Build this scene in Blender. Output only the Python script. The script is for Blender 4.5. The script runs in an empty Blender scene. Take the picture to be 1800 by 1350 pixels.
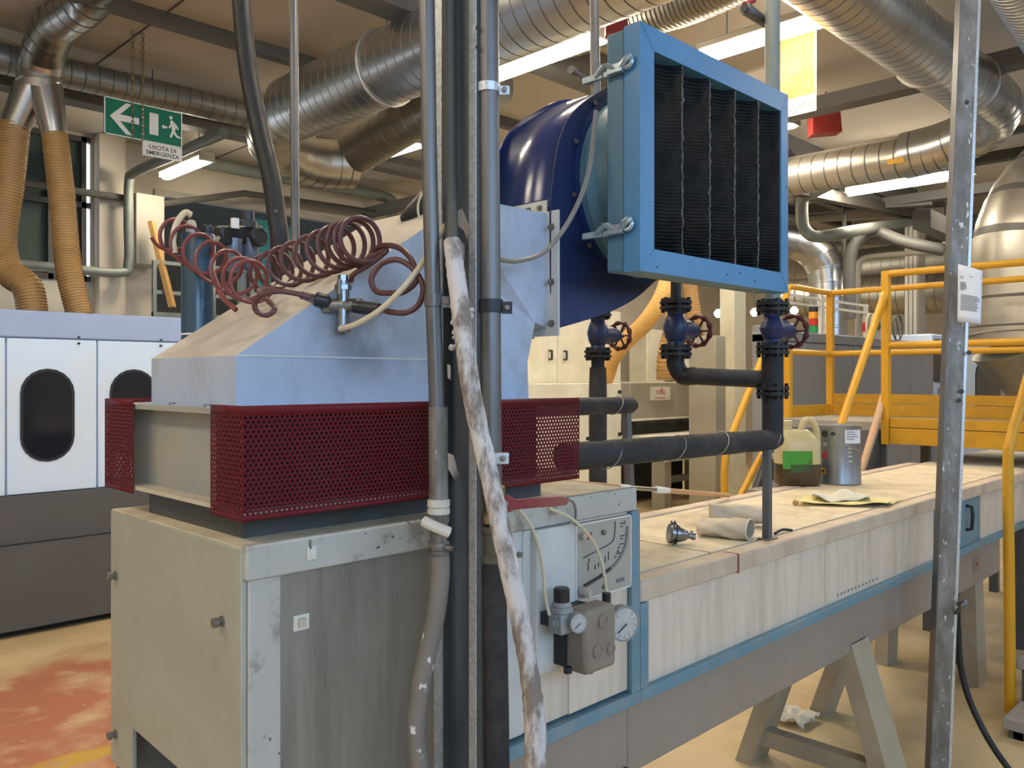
import bpy, math, random
from mathutils import Vector, Matrix
random.seed(7)
SC = bpy.context.scene
COL = SC.collection
# ------------------------------------------------------------------ camera
EYE = 1.67
FPX = 1475.0
cam = bpy.data.cameras.new('camera'); cam_o = bpy.data.objects.new('camera', cam); COL.objects.link(cam_o)
cam_o.location = (0, 0, EYE); cam_o.rotation_euler = (math.radians(90), 0, math.radians(-45))
cam.sensor_width = 36.0; cam.lens = FPX/1800*36; cam.shift_y = -10/1800
cam.clip_start = 0.05; cam.clip_end = 100
SC.camera = cam_o
# ------------------------------------------------------------------ world, lights, exposure
w = bpy.data.worlds.new('world'); SC.world = w; w.use_nodes = True
w.node_tree.nodes['Background'].inputs[0].default_value = (0.62, 0.80, 1.0, 1)
w.node_tree.nodes['Background'].inputs[1].default_value = 0.8
SC.view_settings.view_transform = 'Standard'; SC.view_settings.look = 'None'
SC.view_settings.exposure = 0.9; SC.view_settings.gamma = 1; SC.view_settings.use_curve_mapping = False

def area(name, loc, rot, sx, sy, watts, col):
    l = bpy.data.lights.new(name, 'AREA'); l.shape = 'RECTANGLE'; l.size = sx; l.size_y = sy
    l.energy = watts; l.color = col
    o = bpy.data.objects.new(name, l); COL.objects.link(o); o.location = loc; o.rotation_euler = rot
    return o
# daylight through two window openings and an added third of the side wall behind the camera (they point along +Y)
area('daylight', (1.2, -3.9, 3.0), (math.radians(90), 0, 0), 4.4, 1.7, 58, (0.36, 0.62, 1.0))
area('daylight', (7.6, -3.9, 3.0), (math.radians(90), 0, 0), 4.4, 1.7, 36, (0.36, 0.62, 1.0))
area('daylight', (-2.5, -3.9, 3.0), (math.radians(90), 0, 0), 2.2, 1.7, 60, (0.36, 0.62, 1.0))  # added to bring bluish light onto the white machine at left
TUBE_W = 36.0      # radiance of the fluorescent tubes

# ------------------------------------------------------------------ helpers
R2 = math.sqrt(2)
def P(px, py, d):                       # a point seen at a pixel of the 1800x1350 photo, at a depth in metres
    l = (px-900)/FPX*d
    return Vector(((d+l)/R2, (d-l)/R2, EYE-(py-665)/FPX*d))
def PY(px, py, Y): return P(px, py, Y*R2/(1-(px-900)/FPX))
def PX(px, py, X): return P(px, py, X*R2/(1+(px-900)/FPX))
def PZ(px, py, Z): return P(px, py, (EYE-Z)*FPX/(py-665))
V = Vector
WLOC = {}
def tag(o, label=None, cat=None, group=None, kind=None):
    if label: o['label'] = label
    if cat: o['category'] = cat
    if group: o['group'] = group
    if kind: o['kind'] = kind
    return o
def thing(name, label, cat, loc, group=None):
    o = bpy.data.objects.new(name, None); COL.objects.link(o); o.location = loc; o.empty_display_size = .05
    WLOC[o.name] = V(loc)
    return tag(o, label, cat, group)
def setting(name, loc=(0,0,0)):
    o = bpy.data.objects.new(name, None); COL.objects.link(o); o.location = loc; WLOC[o.name] = V(loc)
    o['kind'] = 'structure'
    return o
def link_mesh(name, me, parent, world_loc, bevel=0, solid=0):
    o = bpy.data.objects.new(name, me); COL.objects.link(o)
    WLOC[o.name] = V(world_loc)
    if parent is not None:
        o.parent = parent; o.location = V(world_loc)-WLOC[parent.name]
    else: o.location = world_loc
    if solid:
        s = o.modifiers.new('solid', 'SOLIDIFY'); s.thickness = solid; s.offset = 0
    if bevel:
        b = o.modifiers.new('bevel', 'BEVEL'); b.width = bevel; b.segments = 2; b.limit_method = 'ANGLE'; b.angle_limit = math.radians(40)
    return o
def perp(t):
    a = V((0,0,1)) if abs(t.z) < .9 else V((1,0,0))
    u = t.cross(a).normalized(); return u, t.cross(u).normalized()
class MB:
    def __init__(s): s.v = []; s.f = []; s.mi = []; s.m = 0
    def mat(s, i): s.m = i; return s
    def add(s, vs, fs):
        n = len(s.v); s.v += [V(p) for p in vs]; s.f += [tuple(i+n for i in f) for f in fs]; s.mi += [s.m]*len(fs); return s
    def box(s, x0, x1, y0, y1, z0, z1):
        return s.add([(x0,y0,z0),(x1,y0,z0),(x1,y1,z0),(x0,y1,z0),(x0,y0,z1),(x1,y0,z1),(x1,y1,z1),(x0,y1,z1)],
            [(0,3,2,1),(4,5,6,7),(0,1,5,4),(1,2,6,5),(2,3,7,6),(3,0,4,7)])
    def obox(s, c, ux, uy, uz):         # oriented box: centre and three half-extent vectors
        c=V(c);ux=V(ux);uy=V(uy);uz=V(uz)
        return s.add([c-ux-uy-uz,c+ux-uy-uz,c+ux+uy-uz,c-ux+uy-uz,c-ux-uy+uz,c+ux-uy+uz,c+ux+uy+uz,c-ux+uy+uz],
            [(0,3,2,1),(4,5,6,7),(0,1,5,4),(1,2,6,5),(2,3,7,6),(3,0,4,7)])
    def bar(s, p0, p1, w, h, up=(0,0,1)):   # rectangular bar from p0 to p1
        p0=V(p0);p1=V(p1);t=(p1-p0);L=t.length;t.normalize();u=V(up)
        sd=t.cross(u)
        if sd.length<1e-4: sd=t.cross(V((1,0,0)))
        sd.normalize();u=sd.cross(t).normalized()
        return s.obox((p0+p1)/2,t*L/2,sd*w/2,u*h/2)
    def tube(s, pts, r, n=12, cap=True, closed=False):
        pts=[V(p) for p in pts];k=len(pts)
        rs=r if isinstance(r,(list,tuple)) else [r]*k
        ts=[]
        for i in range(k):
            if closed: t=pts[(i+1)%k]-pts[i-1]
            else: t=pts[min(i+1,k-1)]-pts[max(i-1,0)]
            ts.append(t.normalized())
        u,_=perp(ts[0]);vs=[];fs=[]
        for i in range(k):
            t=ts[i];u=(u-t*u.dot(t))
            if u.length<1e-5: u,_=perp(t)
            u.normalize();b=t.cross(u)
            for j in range(n):
                a=2*math.pi*j/n;vs.append(pts[i]+(u*math.cos(a)+b*math.sin(a))*rs[i])
        m=k if closed else k-1
        for i in range(m):
            for j in range(n):
                a=i*n+j;b2=i*n+(j+1)%n;i2=(i+1)%k
                fs.append((a,b2,i2*n+(j+1)%n,i2*n+j))
        if cap and not closed:
            fs.append(tuple(range(n-1,-1,-1)));fs.append(tuple((k-1)*n+j for j in range(n)))
        return s.add(vs,fs)
    def cyl(s, p0, p1, r, n=20, r2=None): return s.tube([p0,p1],[r,r if r2 is None else r2],n)
    def lathe(s, base, axis, prof, n=20):   # prof: (radius, height along the axis)
        base=V(base);t=V(axis).normalized();u,b=perp(t);vs=[];fs=[];k=len(prof)
        for r,h in prof:
            for j in range(n):
                a=2*math.pi*j/n;vs.append(base+t*h+(u*math.cos(a)+b*math.sin(a))*max(r,1e-4))
        for i in range(k-1):
            for j in range(n): fs.append((i*n+j,i*n+(j+1)%n,(i+1)*n+(j+1)%n,(i+1)*n+j))
        fs.append(tuple(range(n-1,-1,-1)));fs.append(tuple((k-1)*n+j for j in range(n)))
        return s.add(vs,fs)
    def prism(s, poly, ext):                # polygon of 3D points pushed along ext
        poly=[V(p) for p in poly];e=V(ext);n=len(poly)
        return s.add(poly+[p+e for p in poly],[tuple(range(n-1,-1,-1)),tuple(range(n,2*n))]+[(i,(i+1)%n,n+(i+1)%n,n+i) for i in range(n)])
    def quad(s, a, b, c, d): return s.add([a,b,c,d],[(0,1,2,3)])
    def mesh(s, name, mats, org, sharp=35):
        me=bpy.data.meshes.new(name)
        me.from_pydata([tuple(p-org) for p in s.v],[],s.f);me.update()
        for m in (mats if isinstance(mats,(list,tuple)) else [mats]): me.materials.append(m)
        me.polygons.foreach_set('material_index',s.mi)
        me.polygons.foreach_set('use_smooth',[True]*len(me.polygons))
        import bmesh
        bm=bmesh.new();bm.from_mesh(me);bmesh.ops.recalc_face_normals(bm,faces=bm.faces);bm.to_mesh(me);bm.free()
        me.set_sharp_from_angle(angle=math.radians(sharp))
        return me
    def base(s):
        xs=[p.x for p in s.v];ys=[p.y for p in s.v];zs=[p.z for p in s.v]
        return V(((min(xs)+max(xs))/2,(min(ys)+max(ys))/2,min(zs)))
    def build(s, name, mats, parent=None, label=None, cat=None, group=None, kind=None, bevel=0, solid=0, sharp=35):
        org=s.base();me=s.mesh(name,mats,org,sharp)
        o=link_mesh(name,me,parent,org,bevel,solid)
        return tag(o,label,cat,group,kind)
def inst(src, parent, world_loc, rot=None):  # another copy of a part, sharing its mesh
    o=bpy.data.objects.new(src.name.split('.')[0],src.data);COL.objects.link(o);WLOC[o.name]=V(world_loc)
    o.parent=parent;o.location=V(world_loc)-(WLOC[parent.name] if parent else V((0,0,0)))
    if rot is not None: o.rotation_euler=rot
    return o
def spline(pts, n=10):                       # Catmull-Rom through points
    pts=[V(p) for p in pts];out=[]
    q=[pts[0]*2-pts[1]]+pts+[pts[-1]*2-pts[-2]]
    for i in range(1,len(q)-2):
        a,b,c,d=q[i-1],q[i],q[i+1],q[i+2]
        for k in range(n):
            t=k/n
            out.append(.5*((2*b)+(c-a)*t+(2*a-5*b+4*c-d)*t*t+(-a+3*b-3*c+d)*t**3))
    out.append(pts[-1]);return out
def resample(pts, step):
    out=[pts[0]];acc=0
    for a,b in zip(pts,pts[1:]):
        L=(b-a).length
        if L<1e-9: continue
        t=step-acc
        while t<=L: out.append(a+(b-a)*(t/L));t+=step
        acc=(acc+L)%step
    if (out[-1]-pts[-1]).length>step*.25: out.append(pts[-1])
    return out
def ribbed(m, pts, r, pitch, amp, n=24, duty=.12):   # raised corrugations (amp>0) or pressed seams (amp<0) every pitch
    pts=resample(pts,pitch);P2=[];RR=[]
    for a,b in zip(pts,pts[1:]):
        for t,k in ((0,1+amp),(duty,1+amp),(duty+.03,1),(.97,1)): P2.append(a+(b-a)*t);RR.append(r*k)
    P2.append(pts[-1]);RR.append(r)
    f0=len(m.mi);m.tube(P2,RR,n)
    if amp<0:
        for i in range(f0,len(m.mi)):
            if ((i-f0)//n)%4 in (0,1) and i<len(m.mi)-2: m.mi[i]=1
    return m
def text_mb(body, size, origin, ux, uz, align='CENTER', depth=.0004, bold=0):
    c=bpy.data.curves.new('t','FONT');c.body=body;c.size=size;c.align_x=align;c.align_y='CENTER';c.extrude=depth;c.offset=bold;c.resolution_u=2
    o=bpy.data.objects.new('t',c);COL.objects.link(o)
    dg=bpy.context.evaluated_depsgraph_get();me=bpy.data.meshes.new_from_object(o.evaluated_get(dg))
    bpy.data.objects.remove(o);bpy.data.curves.remove(c)
    ux=V(ux).normalized();uz=V(uz).normalized();nn=ux.cross(uz)
    m=MB();m.add([V(origin)+ux*v.co.x+uz*v.co.y+nn*v.co.z for v in me.vertices],[tuple(p.vertices) for p in me.polygons])
    bpy.data.meshes.remove(me);return m

# ------------------------------------------------------------------ materials
def mat(name, col, rough=.5, metal=0, var=.12, scale=6, dirt=None, dirt_amt=.5, dirt_scale=3, dirt_lo=.44, dirt_hi=.64,
        streak=1.0, bump=0, bump_scale=40, emit=0, ior=None, coat=0, trans=0, alpha=1, rvar=.1, spots=None, spots_scale=30, spots_cut=.68):
    m=bpy.data.materials.new(name);m.use_nodes=True;nt=m.node_tree;N=nt.nodes;L=nt.links;b=N['Principled BSDF']
    c4=lambda c:(c[0],c[1],c[2],1)
    b.inputs['Base Color'].default_value=c4(col);b.inputs['Roughness'].default_value=rough;b.inputs['Metallic'].default_value=metal
    if coat: b.inputs['Coat Weight'].default_value=coat;b.inputs['Coat Roughness'].default_value=.15
    if trans: b.inputs['Transmission Weight'].default_value=trans
    if alpha<1: b.inputs['Alpha'].default_value=alpha
    if emit: b.inputs['Emission Color'].default_value=c4(col);b.inputs['Emission Strength'].default_value=emit
    tc=N.new('ShaderNodeTexCoord');mp=N.new('ShaderNodeMapping');L.new(tc.outputs['Object'],mp.inputs[0])
    mp.inputs['Scale'].default_value=(1,1,streak)
    def noise(sc,det=5,rg=.6):
        n=N.new('ShaderNodeTexNoise');n.inputs['Scale'].default_value=sc;n.inputs['Detail'].default_value=det;n.inputs['Roughness'].default_value=rg
        L.new(mp.outputs[0],n.inputs['Vector']);return n
    def mix(fac,a,bc,blend='MIX'):
        x=N.new('ShaderNodeMix');x.data_type='RGBA';x.blend_type=blend
        if isinstance(fac,float): x.inputs[0].default_value=fac
        else: L.new(fac,x.inputs[0])
        for i,s in ((6,a),(7,bc)):
            if hasattr(s,'links'): L.new(s,x.inputs[i])
            else: x.inputs[i].default_value=c4(s)
        return x.outputs[2]
    def ramp(src,lo,hi,a=0.,bv=1.):
        r=N.new('ShaderNodeMapRange');r.inputs[1].default_value=lo;r.inputs[2].default_value=hi;r.inputs[3].default_value=a;r.inputs[4].default_value=bv
        L.new(src,r.inputs[0]);return r.outputs[0]
    out=None
    if var:
        n=noise(scale)
        out=mix(ramp(n.outputs[0],.3,.7),tuple(x*(1-var) for x in col),tuple(min(1,x*(1+var)) for x in col))
        L.new(ramp(n.outputs[0],.3,.7,max(.02,rough-rvar),min(1,rough+rvar)),b.inputs['Roughness'])
    if dirt:
        n=noise(dirt_scale,8,.7)
        out=mix(ramp(n.outputs[0],dirt_lo,dirt_hi,0,dirt_amt),out if out else col,dirt)
    if spots:
        n=noise(spots_scale,3,.5);out=mix(ramp(n.outputs[0],spots_cut,spots_cut+.03),out if out else col,spots)
    if out: L.new(out,b.inputs['Base Color'])
    if bump:
        n=noise(bump_scale,4);bp=N.new('ShaderNodeBump');bp.inputs['Strength'].default_value=bump;bp.inputs['Distance'].default_value=.004
        L.new(n.outputs[0],bp.inputs['Height']);L.new(bp.outputs[0],b.inputs['Normal'])
    return m
DUST=(.42,.34,.22)
MT={}
def dm(k,*a,**kw): MT[k]=mat(k,*a,**kw)
dm('hood',(.41,.47,.58),.45,0,.06,8,dirt=(.25,.24,.23),dirt_amt=.6,dirt_scale=7,dirt_lo=.50,dirt_hi=.72,streak=.6)
dm('cab_end',(.36,.36,.30),.5,0,.05,4,dirt=(.30,.25,.17),dirt_amt=.4,dirt_scale=6)
dm('cab_side',(.245,.215,.17),.5,0,.10,9,dirt=(.14,.12,.095),dirt_amt=.6,dirt_scale=14,streak=.10,spots=(.10,.08,.06),spots_scale=60,spots_cut=.70)
dm('cab_band',(.45,.43,.38),.45,0,.06,6,dirt=(.24,.20,.16),dirt_amt=.7,dirt_scale=14,dirt_lo=.54,dirt_hi=.64,spots=(.10,.08,.06),spots_scale=60,spots_cut=.69)
dm('panel_white',(.70,.59,.475),.5,0,.06,6,dirt=(.44,.36,.26),dirt_amt=.5,dirt_scale=16,streak=.12,spots=(.25,.18,.12),spots_scale=60,spots_cut=.755)
dm('cover_white',(.60,.60,.57),.45,0,.05,6,dirt=(.42,.36,.27),dirt_amt=.4,dirt_scale=6,streak=.35)
dm('lid',(.72,.61,.42),.65,0,.12,5,dirt=(.36,.25,.14),dirt_amt=.6,dirt_scale=6,dirt_lo=.48,dirt_hi=.70,spots=(.20,.13,.08),spots_scale=26,spots_cut=.745)
dm('lid_edge',(.60,.49,.365),.6,0,.08,8,dirt=(.40,.26,.18),dirt_amt=.5,dirt_scale=7,streak=.4)
dm('beam_paint',(.31,.255,.205),.5,0,.07,5,dirt=(.27,.22,.17),dirt_amt=.5,dirt_scale=10,streak=.25,spots=(.10,.09,.08),spots_scale=30,spots_cut=.755)
dm('blue_rail',(.13,.25,.31),.5,0,.1,10,dirt=(.30,.28,.24),dirt_amt=.4,dirt_scale=9)
dm('red_mesh',(.125,.010,.016),.5,0,.12,9,dirt=(.075,.022,.016),dirt_amt=.4,dirt_scale=9)
dm('casing_grey',(.30,.31,.29),.55,0,.08,6,dirt=(.40,.32,.20),dirt_amt=.5,dirt_scale=5)
dm('dusty',(.50,.44,.34),.8,0,.15,8)
dm('neck_shade',(.06,.06,.058),.5,0,.1,6)  # shade below the guard is put into the neck colour
dm('dark',(.012,.012,.013),.6,0,.2,8)
dm('black_metal',(.02,.022,.026),.5,.1,.2,12)
dm('filter_blue',(.07,.225,.41),.42,0,.05,7,spots=(.55,.60,.62),spots_scale=35,spots_cut=.735)
dm('filter_blue2',(.085,.19,.26),.45,0,.05,7,spots=(.50,.55,.56),spots_scale=35,spots_cut=.735)
dm('fan_blue',(.010,.024,.11),.25,0,.05,4,coat=.3)
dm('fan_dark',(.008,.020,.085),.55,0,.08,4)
dm('latch',(.34,.42,.45),.35,.6,.1,20)
dm('bolt',(.22,.20,.17),.5,.6,.2,20)
dm('galv',(.165,.16,.155),.45,.7,.18,30,dirt=(.16,.16,.17),dirt_amt=.5,dirt_scale=7,streak=.3)
dm('galv_edge',(.55,.58,.60),.4,.6,.25,120)
dm('galv_dirty',(.17,.155,.135),.55,.4,.2,20,dirt=(.38,.37,.36),dirt_amt=.6,dirt_scale=14,streak=.4,spots=(.62,.62,.62),spots_scale=50,spots_cut=.66)
dm('steel_dark',(.13,.15,.175),.5,.1,.25,9,streak=.3,dirt=(.12,.13,.14),dirt_amt=.5,spots=(.60,.60,.62),spots_scale=38,spots_cut=.735)
dm('steel_brown',(.10,.09,.07),.6,.2,.25,9,streak=.3)
dm('hose_white',(.58,.54,.52),.85,0,.10,18,dirt=(.17,.13,.10),dirt_amt=.9,dirt_scale=16,dirt_lo=.47,dirt_hi=.58,streak=.4,bump=.5,bump_scale=60)
dm('hose_brown',(.20,.17,.145),.7,0,.15,14,spots=(.65,.64,.62),spots_scale=40,spots_cut=.64,streak=.5)
dm('valve_white',(.62,.58,.50),.6,0,.1,20)
dm('rubber',(.008,.008,.009),.55,0,.3,20,spots=(.35,.33,.30),spots_scale=26,spots_cut=.73)
dm('insul',(.014,.015,.018),.7,0,.3,25,bump=.6,bump_scale=150,dirt=(.085,.075,.065),dirt_amt=.35,dirt_scale=14)
dm('iron',(.016,.016,.018),.5,.3,.3,30,bump=.5,bump_scale=90)
dm('valve_blue',(.020,.035,.11),.4,.1,.25,14,dirt=(.02,.02,.02),dirt_amt=.7,dirt_scale=14)
dm('wheel_red',(.075,.012,.014),.5,.1,.2,20)
dm('lever_red',(.24,.03,.03),.5,0,.15,18,dirt=(.2,.13,.10),dirt_amt=.5)
dm('wire',(.45,.42,.38),.5,.6,.1,10)
dm('coil_red',(.20,.045,.038),.42,0,.1,10)
dm('coil_dark',(.10,.034,.032),.45,0,.1,10)
dm('tube_clear',(.62,.52,.34),.35,0,.06,10)
dm('tube_grey',(.22,.20,.17),.5,0,.1,10)
dm('chrome',(.26,.265,.27),.32,1,.08,10)
dm('brass',(.35,.28,.16),.4,.9,.1,10)
dm('vessel_blue',(.018,.06,.10),.35,0,.08,6,coat=.3)
dm('frl_black',(.02,.02,.022),.4,0,.2,12)
dm('bowl_grey',(.16,.18,.22),.3,.2,.1,10)
dm('beige_fit',(.52,.44,.34),.6)
dm('duct',(.56,.57,.58),.30,1,.05,3,rvar=.03)
dm('duct_dull',(.34,.33,.29),.45,.85,.08,3,rvar=.04)
dm('duct_warm',(.52,.50,.44),.36,.9,.06,3,rvar=.04)
dm('tan_hose',(.50,.29,.10),.55,0,.12,8)
dm('yellow_hose',(.80,.47,.14),.5,0,.06,8)
dm('ceiling',(.50,.45,.38),.85,0,.05,1.2,dirt=(.45,.38,.28),dirt_amt=.3,dirt_scale=1)
dm('wall',(.66,.60,.49),.85,0,.05,1.5,dirt=(.45,.38,.30),dirt_amt=.3,dirt_scale=1.2)
dm('steel_beam',(.13,.13,.125),.6,.2,.1,4)
dm('beam_light',(.40,.36,.30),.6,.1,.1,4)
dm('pipe_grey',(.20,.22,.20),.5,.2,.12,5)
dm('pipe_dark',(.09,.085,.075),.55,.2,.12,5)
dm('sign_green',(.005,.16,.085),.4,0,.04,5)
dm('sign_white',(.78,.76,.70),.5,0,.03,5)
dm('ink',(.03,.03,.03),.6,0,0)
dm('ink_grey',(.16,.16,.17),.6,0,0)
dm('ink_red',(.45,.04,.05),.6,0,0)
dm('red_paint',(.28,.03,.025),.5,0,.1,6)
dm('mach_white',(.63,.78,1.0),.35,0,.03,3,dirt=(.62,.56,.40),dirt_amt=.25,dirt_scale=1.5)
dm('mach_blue',(.34,.44,.68),.4,0,.04,3)
dm('mach_grey',(.088,.09,.092),.5,0,.05,3)
dm('mach_grey2',(.27,.28,.30),.45,0,.06,3)
dm('mach_cream',(.78,.75,.60),.45,0,.04,3,dirt=(.45,.38,.25),dirt_amt=.3,dirt_scale=2)
dm('oven_grey',(.36,.34,.28),.5,0,.05,3)
dm('glass_dark',(.012,.016,.025),.08,0,0)
dm('yellow',(.72,.36,.015),.42,0,.08,5,dirt=(.40,.22,.03),dirt_amt=.4,dirt_scale=5)
dm('ochre',(.60,.30,.012),.5,0,.08,5,dirt=(.30,.16,.02),dirt_amt=.4,dirt_scale=4)
dm('wood_pink',(.62,.38,.22),.5,0,.1,6)
dm('wood',(.50,.27,.12),.5,0,.15,12,streak=.4)
dm('wood_plank',(.46,.26,.09),.6,0,.15,8)
dm('paper',(.72,.74,.80),.7,0,.02,10)
dm('cloth_yellow',(.80,.68,.30),.75,0,.08,14)
dm('cloth_white',(.70,.66,.55),.8,0,.06,14)
dm('bag',(.64,.54,.40),.9,0,.12,12,dirt=(.40,.34,.26),dirt_amt=.5,bump=.5,bump_scale=70)
dm('tin',(.30,.32,.34),.35,.75,.08,5)
dm('tin_dark',(.10,.10,.11),.5,.5,.1,8)
dm('can_plastic',(.56,.47,.24),.35,0,.06,8)
dm('can_oil',(.075,.05,.025),.3,0,.15,8)
dm('label_green',(.05,.28,.015),.45,0,.1,10,dirt=(.10,.04,.02),dirt_amt=.9,dirt_scale=9,dirt_lo=.55,dirt_hi=.62)
dm('label_olive',(.03,.10,.012),.4,0,.1,10,dirt=(.04,.02,.015),dirt_amt=.8,dirt_scale=9)
dm('leg_grey',(.38,.33,.24),.55,0,.1,6,dirt=(.36,.26,.16),dirt_amt=.5,dirt_scale=5)
dm('step_grey',(.30,.28,.25),.7,0,.1,8,dirt=(.42,.34,.25),dirt_amt=.5)
dm('manometer',(.40,.37,.31),.5,0,.06,8,dirt=(.42,.36,.27),dirt_amt=.4)
dm('dust_brown',(.25,.20,.145),.8,0,.15,14)
dm('reg_grey',(.30,.31,.30),.5,.1,.12,10,dirt=(.36,.30,.22),dirt_amt=.4)
dm('dial',(.50,.49,.47),.5,0,.10,40,dirt=(.36,.33,.28),dirt_amt=.5,dirt_scale=30)
dm('poster_white',(.55,.53,.50),.7)
dm('poster_orange',(.42,.12,.02),.7,0,.3,3,dirt=(.45,.40,.08),dirt_amt=.9,dirt_scale=5)
dm('green_light',(.02,.35,.10),.4); dm('orange_light',(.85,.35,.02),.4); dm('red_light',(.6,.03,.02),.4)
dm('window_dark',(.025,.04,.035),.15,0,.2,2)
dm('teal',(.02,.18,.22),.5)
dm('curtain',(.05,.075,.06),.7,0,.25,3,streak=.05)
dm('red_stain',(.30,.08,.06),.6)
dm('hood_dust',(.47,.42,.36),.75,0,.08,8,dirt=(.36,.31,.24),dirt_amt=.5,dirt_scale=6)
dm('duct_seam',(.17,.17,.16),.5,.6,.1,8)  # groove shade and dirt put into a darker seam colour
dm('strut_grey',(.12,.125,.13),.5,.2,.2,12)
dm('dark_wall',(.035,.030,.022),.8,0,.3,3)
dm('sticker',(.66,.62,.52),.6)
def emis(name,col,s):
    m=bpy.data.materials.new(name);m.use_nodes=True;b=m.node_tree.nodes['Principled BSDF']
    b.inputs['Base Color'].default_value=(.9,.9,.85,1);b.inputs['Emission Color'].default_value=(*col,1);b.inputs['Emission Strength'].default_value=s
    MT[name]=m
emis('tube_light',(1.0,.87,.68),TUBE_W)
emis('lamp_bulb',(1.0,.9,.7),6)
emis('day_window',(.75,.85,1.0),3.0)
# filter media: fine horizontal ribs as relief
def rib_mat():
    m=mat('filter_media',(.016,.015,.014),.85,0,.25,10,dirt=(.06,.055,.05),dirt_amt=.5,dirt_scale=5)
    nt=m.node_tree;N=nt.nodes;L=nt.links
    tc=N.new('ShaderNodeTexCoord');wv=N.new('ShaderNodeTexWave');wv.bands_direction='Z';wv.inputs['Scale'].default_value=34;wv.inputs['Distortion'].default_value=1.2;wv.inputs['Detail'].default_value=2
    L.new(tc.outputs['Object'],wv.inputs[0]);bp=N.new('ShaderNodeBump');bp.inputs['Strength'].default_value=.5;bp.inputs['Distance'].default_value=.006
    L.new(wv.outputs[1],bp.inputs['Height']);L.new(bp.outputs[0],N['Principled BSDF'].inputs['Normal']);MT['filter_media']=m
    N['Principled BSDF'].inputs['Specular IOR Level'].default_value=.1
rib_mat()
dm('media_fray',(.14,.13,.12),.9,0,.3,40)
# floor: beige concrete, worn red paint and a yellow line on the left
def floor_mat():
    m=mat('floor_concrete',(.64,.49,.27),.55,0,.10,1.1,dirt=(.36,.26,.15),dirt_amt=.55,dirt_scale=1.8,rvar=.12)
    nt=m.node_tree;N=nt.nodes;L=nt.links;b=N['Principled BSDF'];src=b.inputs['Base Color'].links[0].from_socket
    tc=N.new('ShaderNodeTexCoord');gp=N.new('ShaderNodeNewGeometry');sp=N.new('ShaderNodeSeparateXYZ');L.new(gp.outputs['Position'],sp.inputs[0])
    def noise(sc,det=6):
        n=N.new('ShaderNodeTexNoise');n.inputs['Scale'].default_value=sc;n.inputs['Detail'].default_value=det;L.new(tc.outputs['Object'],n.inputs[0]);return n.outputs[0]
    def math_(op,a,c):
        k=N.new('ShaderNodeMath');k.operation=op
        for i,x in ((0,a),(1,c)):
            if hasattr(x,'links'): L.new(x,k.inputs[i])
            else: k.inputs[i].default_value=x
        return k.outputs[0]
    def mr(s,lo,hi):
        r=N.new('ShaderNodeMapRange');r.inputs[1].default_value=lo;r.inputs[2].default_value=hi;L.new(s,r.inputs[0]);return r.outputs[0]
    def mix(f,a,c):
        x=N.new('ShaderNodeMix');x.data_type='RGBA';L.new(f,x.inputs[0])
        for i,s in ((6,a),(7,c)):
            if hasattr(s,'links'): L.new(s,x.inputs[i])
            else: x.inputs[i].default_value=(*s,1)
        return x.outputs[2]
    wob=math_('MULTIPLY',math_('SUBTRACT',noise(1.3),.5),1.1)
    y=math_('ADD',sp.outputs[1],wob);x=sp.outputs[0]
    red=math_('MULTIPLY',math_('MULTIPLY',mr(y,3.3,3.6),mr(y,5.5,5.2)),mr(x,3.4,2.6))
    red=math_('MULTIPLY',red,mr(noise(3,8),.30,.52))
    c=mix(red,src,(.42,.155,.085))
    wear=mr(noise(7,9),.55,.68);c=mix(math_('MULTIPLY',wear,red),c,(.50,.30,.18))
    yy=math_('ADD',sp.outputs[1],math_('MULTIPLY',math_('SUBTRACT',noise(9),.5),.10))
    line=math_('MULTIPLY',math_('MULTIPLY',mr(yy,3.88,3.91),mr(yy,4.04,4.01)),mr(x,3.4,3.2))
    line=math_('MULTIPLY',line,mr(noise(6),.38,.5))
    c=mix(line,c,(.52,.33,.05))
    sp2=mr(noise(24,3),.70,.73);c=mix(sp2,c,(.60,.52,.44))
    L.new(c,b.inputs['Base Color']);MT['floor_concrete']=m
floor_mat()
MT['red_mesh'].node_tree.nodes['Principled BSDF'].inputs['Specular IOR Level'].default_value=.15
# ================================================================== the hall
ZC=4.4; YW=10.0; XW=17.0
MB().box(-4,XW,-4,YW,-.1,0).build('floor',MT['floor_concrete'],kind='structure').location.z=-.1
MB().box(-4,XW,-4,YW,ZC,ZC+.1).build('ceiling',MT['ceiling'],kind='structure')
# back wall (along X) with a window, a white pier and a dark opening
wb=MB();wb.box(-4,3.31,YW,YW+.2,0,2.05);wb.box(-4,3.31,YW,YW+.2,2.25,2.75);wb.box(-4,3.31,YW,YW+.2,4.36,ZC);wb.box(-4,1.7,YW,YW+.2,2.75,4.36)
wb.box(3.31,4.0,YW,YW+.2,0,ZC);wb.box(4.0,XW,YW,YW+.2,3.86,ZC);wb.box(4.0,XW,YW,YW+.2,0,1.9);wb.box(7.45,XW,YW,YW+.2,1.9,3.86)
wall_back=wb.build('wall_back',MT['wall'],kind='structure')
MB().box(3.2,9.5,YW+1.3,YW+1.35,1.0,4.3).build('wall_recess',MT['dark_wall'],kind='structure')
MB().box(XW,XW+.2,-4,YW,0,ZC).build('wall_right',MT['wall'],kind='structure')
MB().box(-4.2,-4,-4,YW,0,ZC).build('wall_left',MT['wall'],kind='structure')
wf=MB();wf.box(-4,XW,-4.2,-4,0,2.1);wf.box(-4,XW,-4.2,-4,3.9,ZC)
for x0,x1 in ((-4,-3.7),(-1.3,-1.1),(3.5,5.3),(9.9,XW)): wf.box(x0,x1,-4.2,-4,2.1,3.9)
wf.build('wall_front',MT['wall'],kind='structure')
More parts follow.
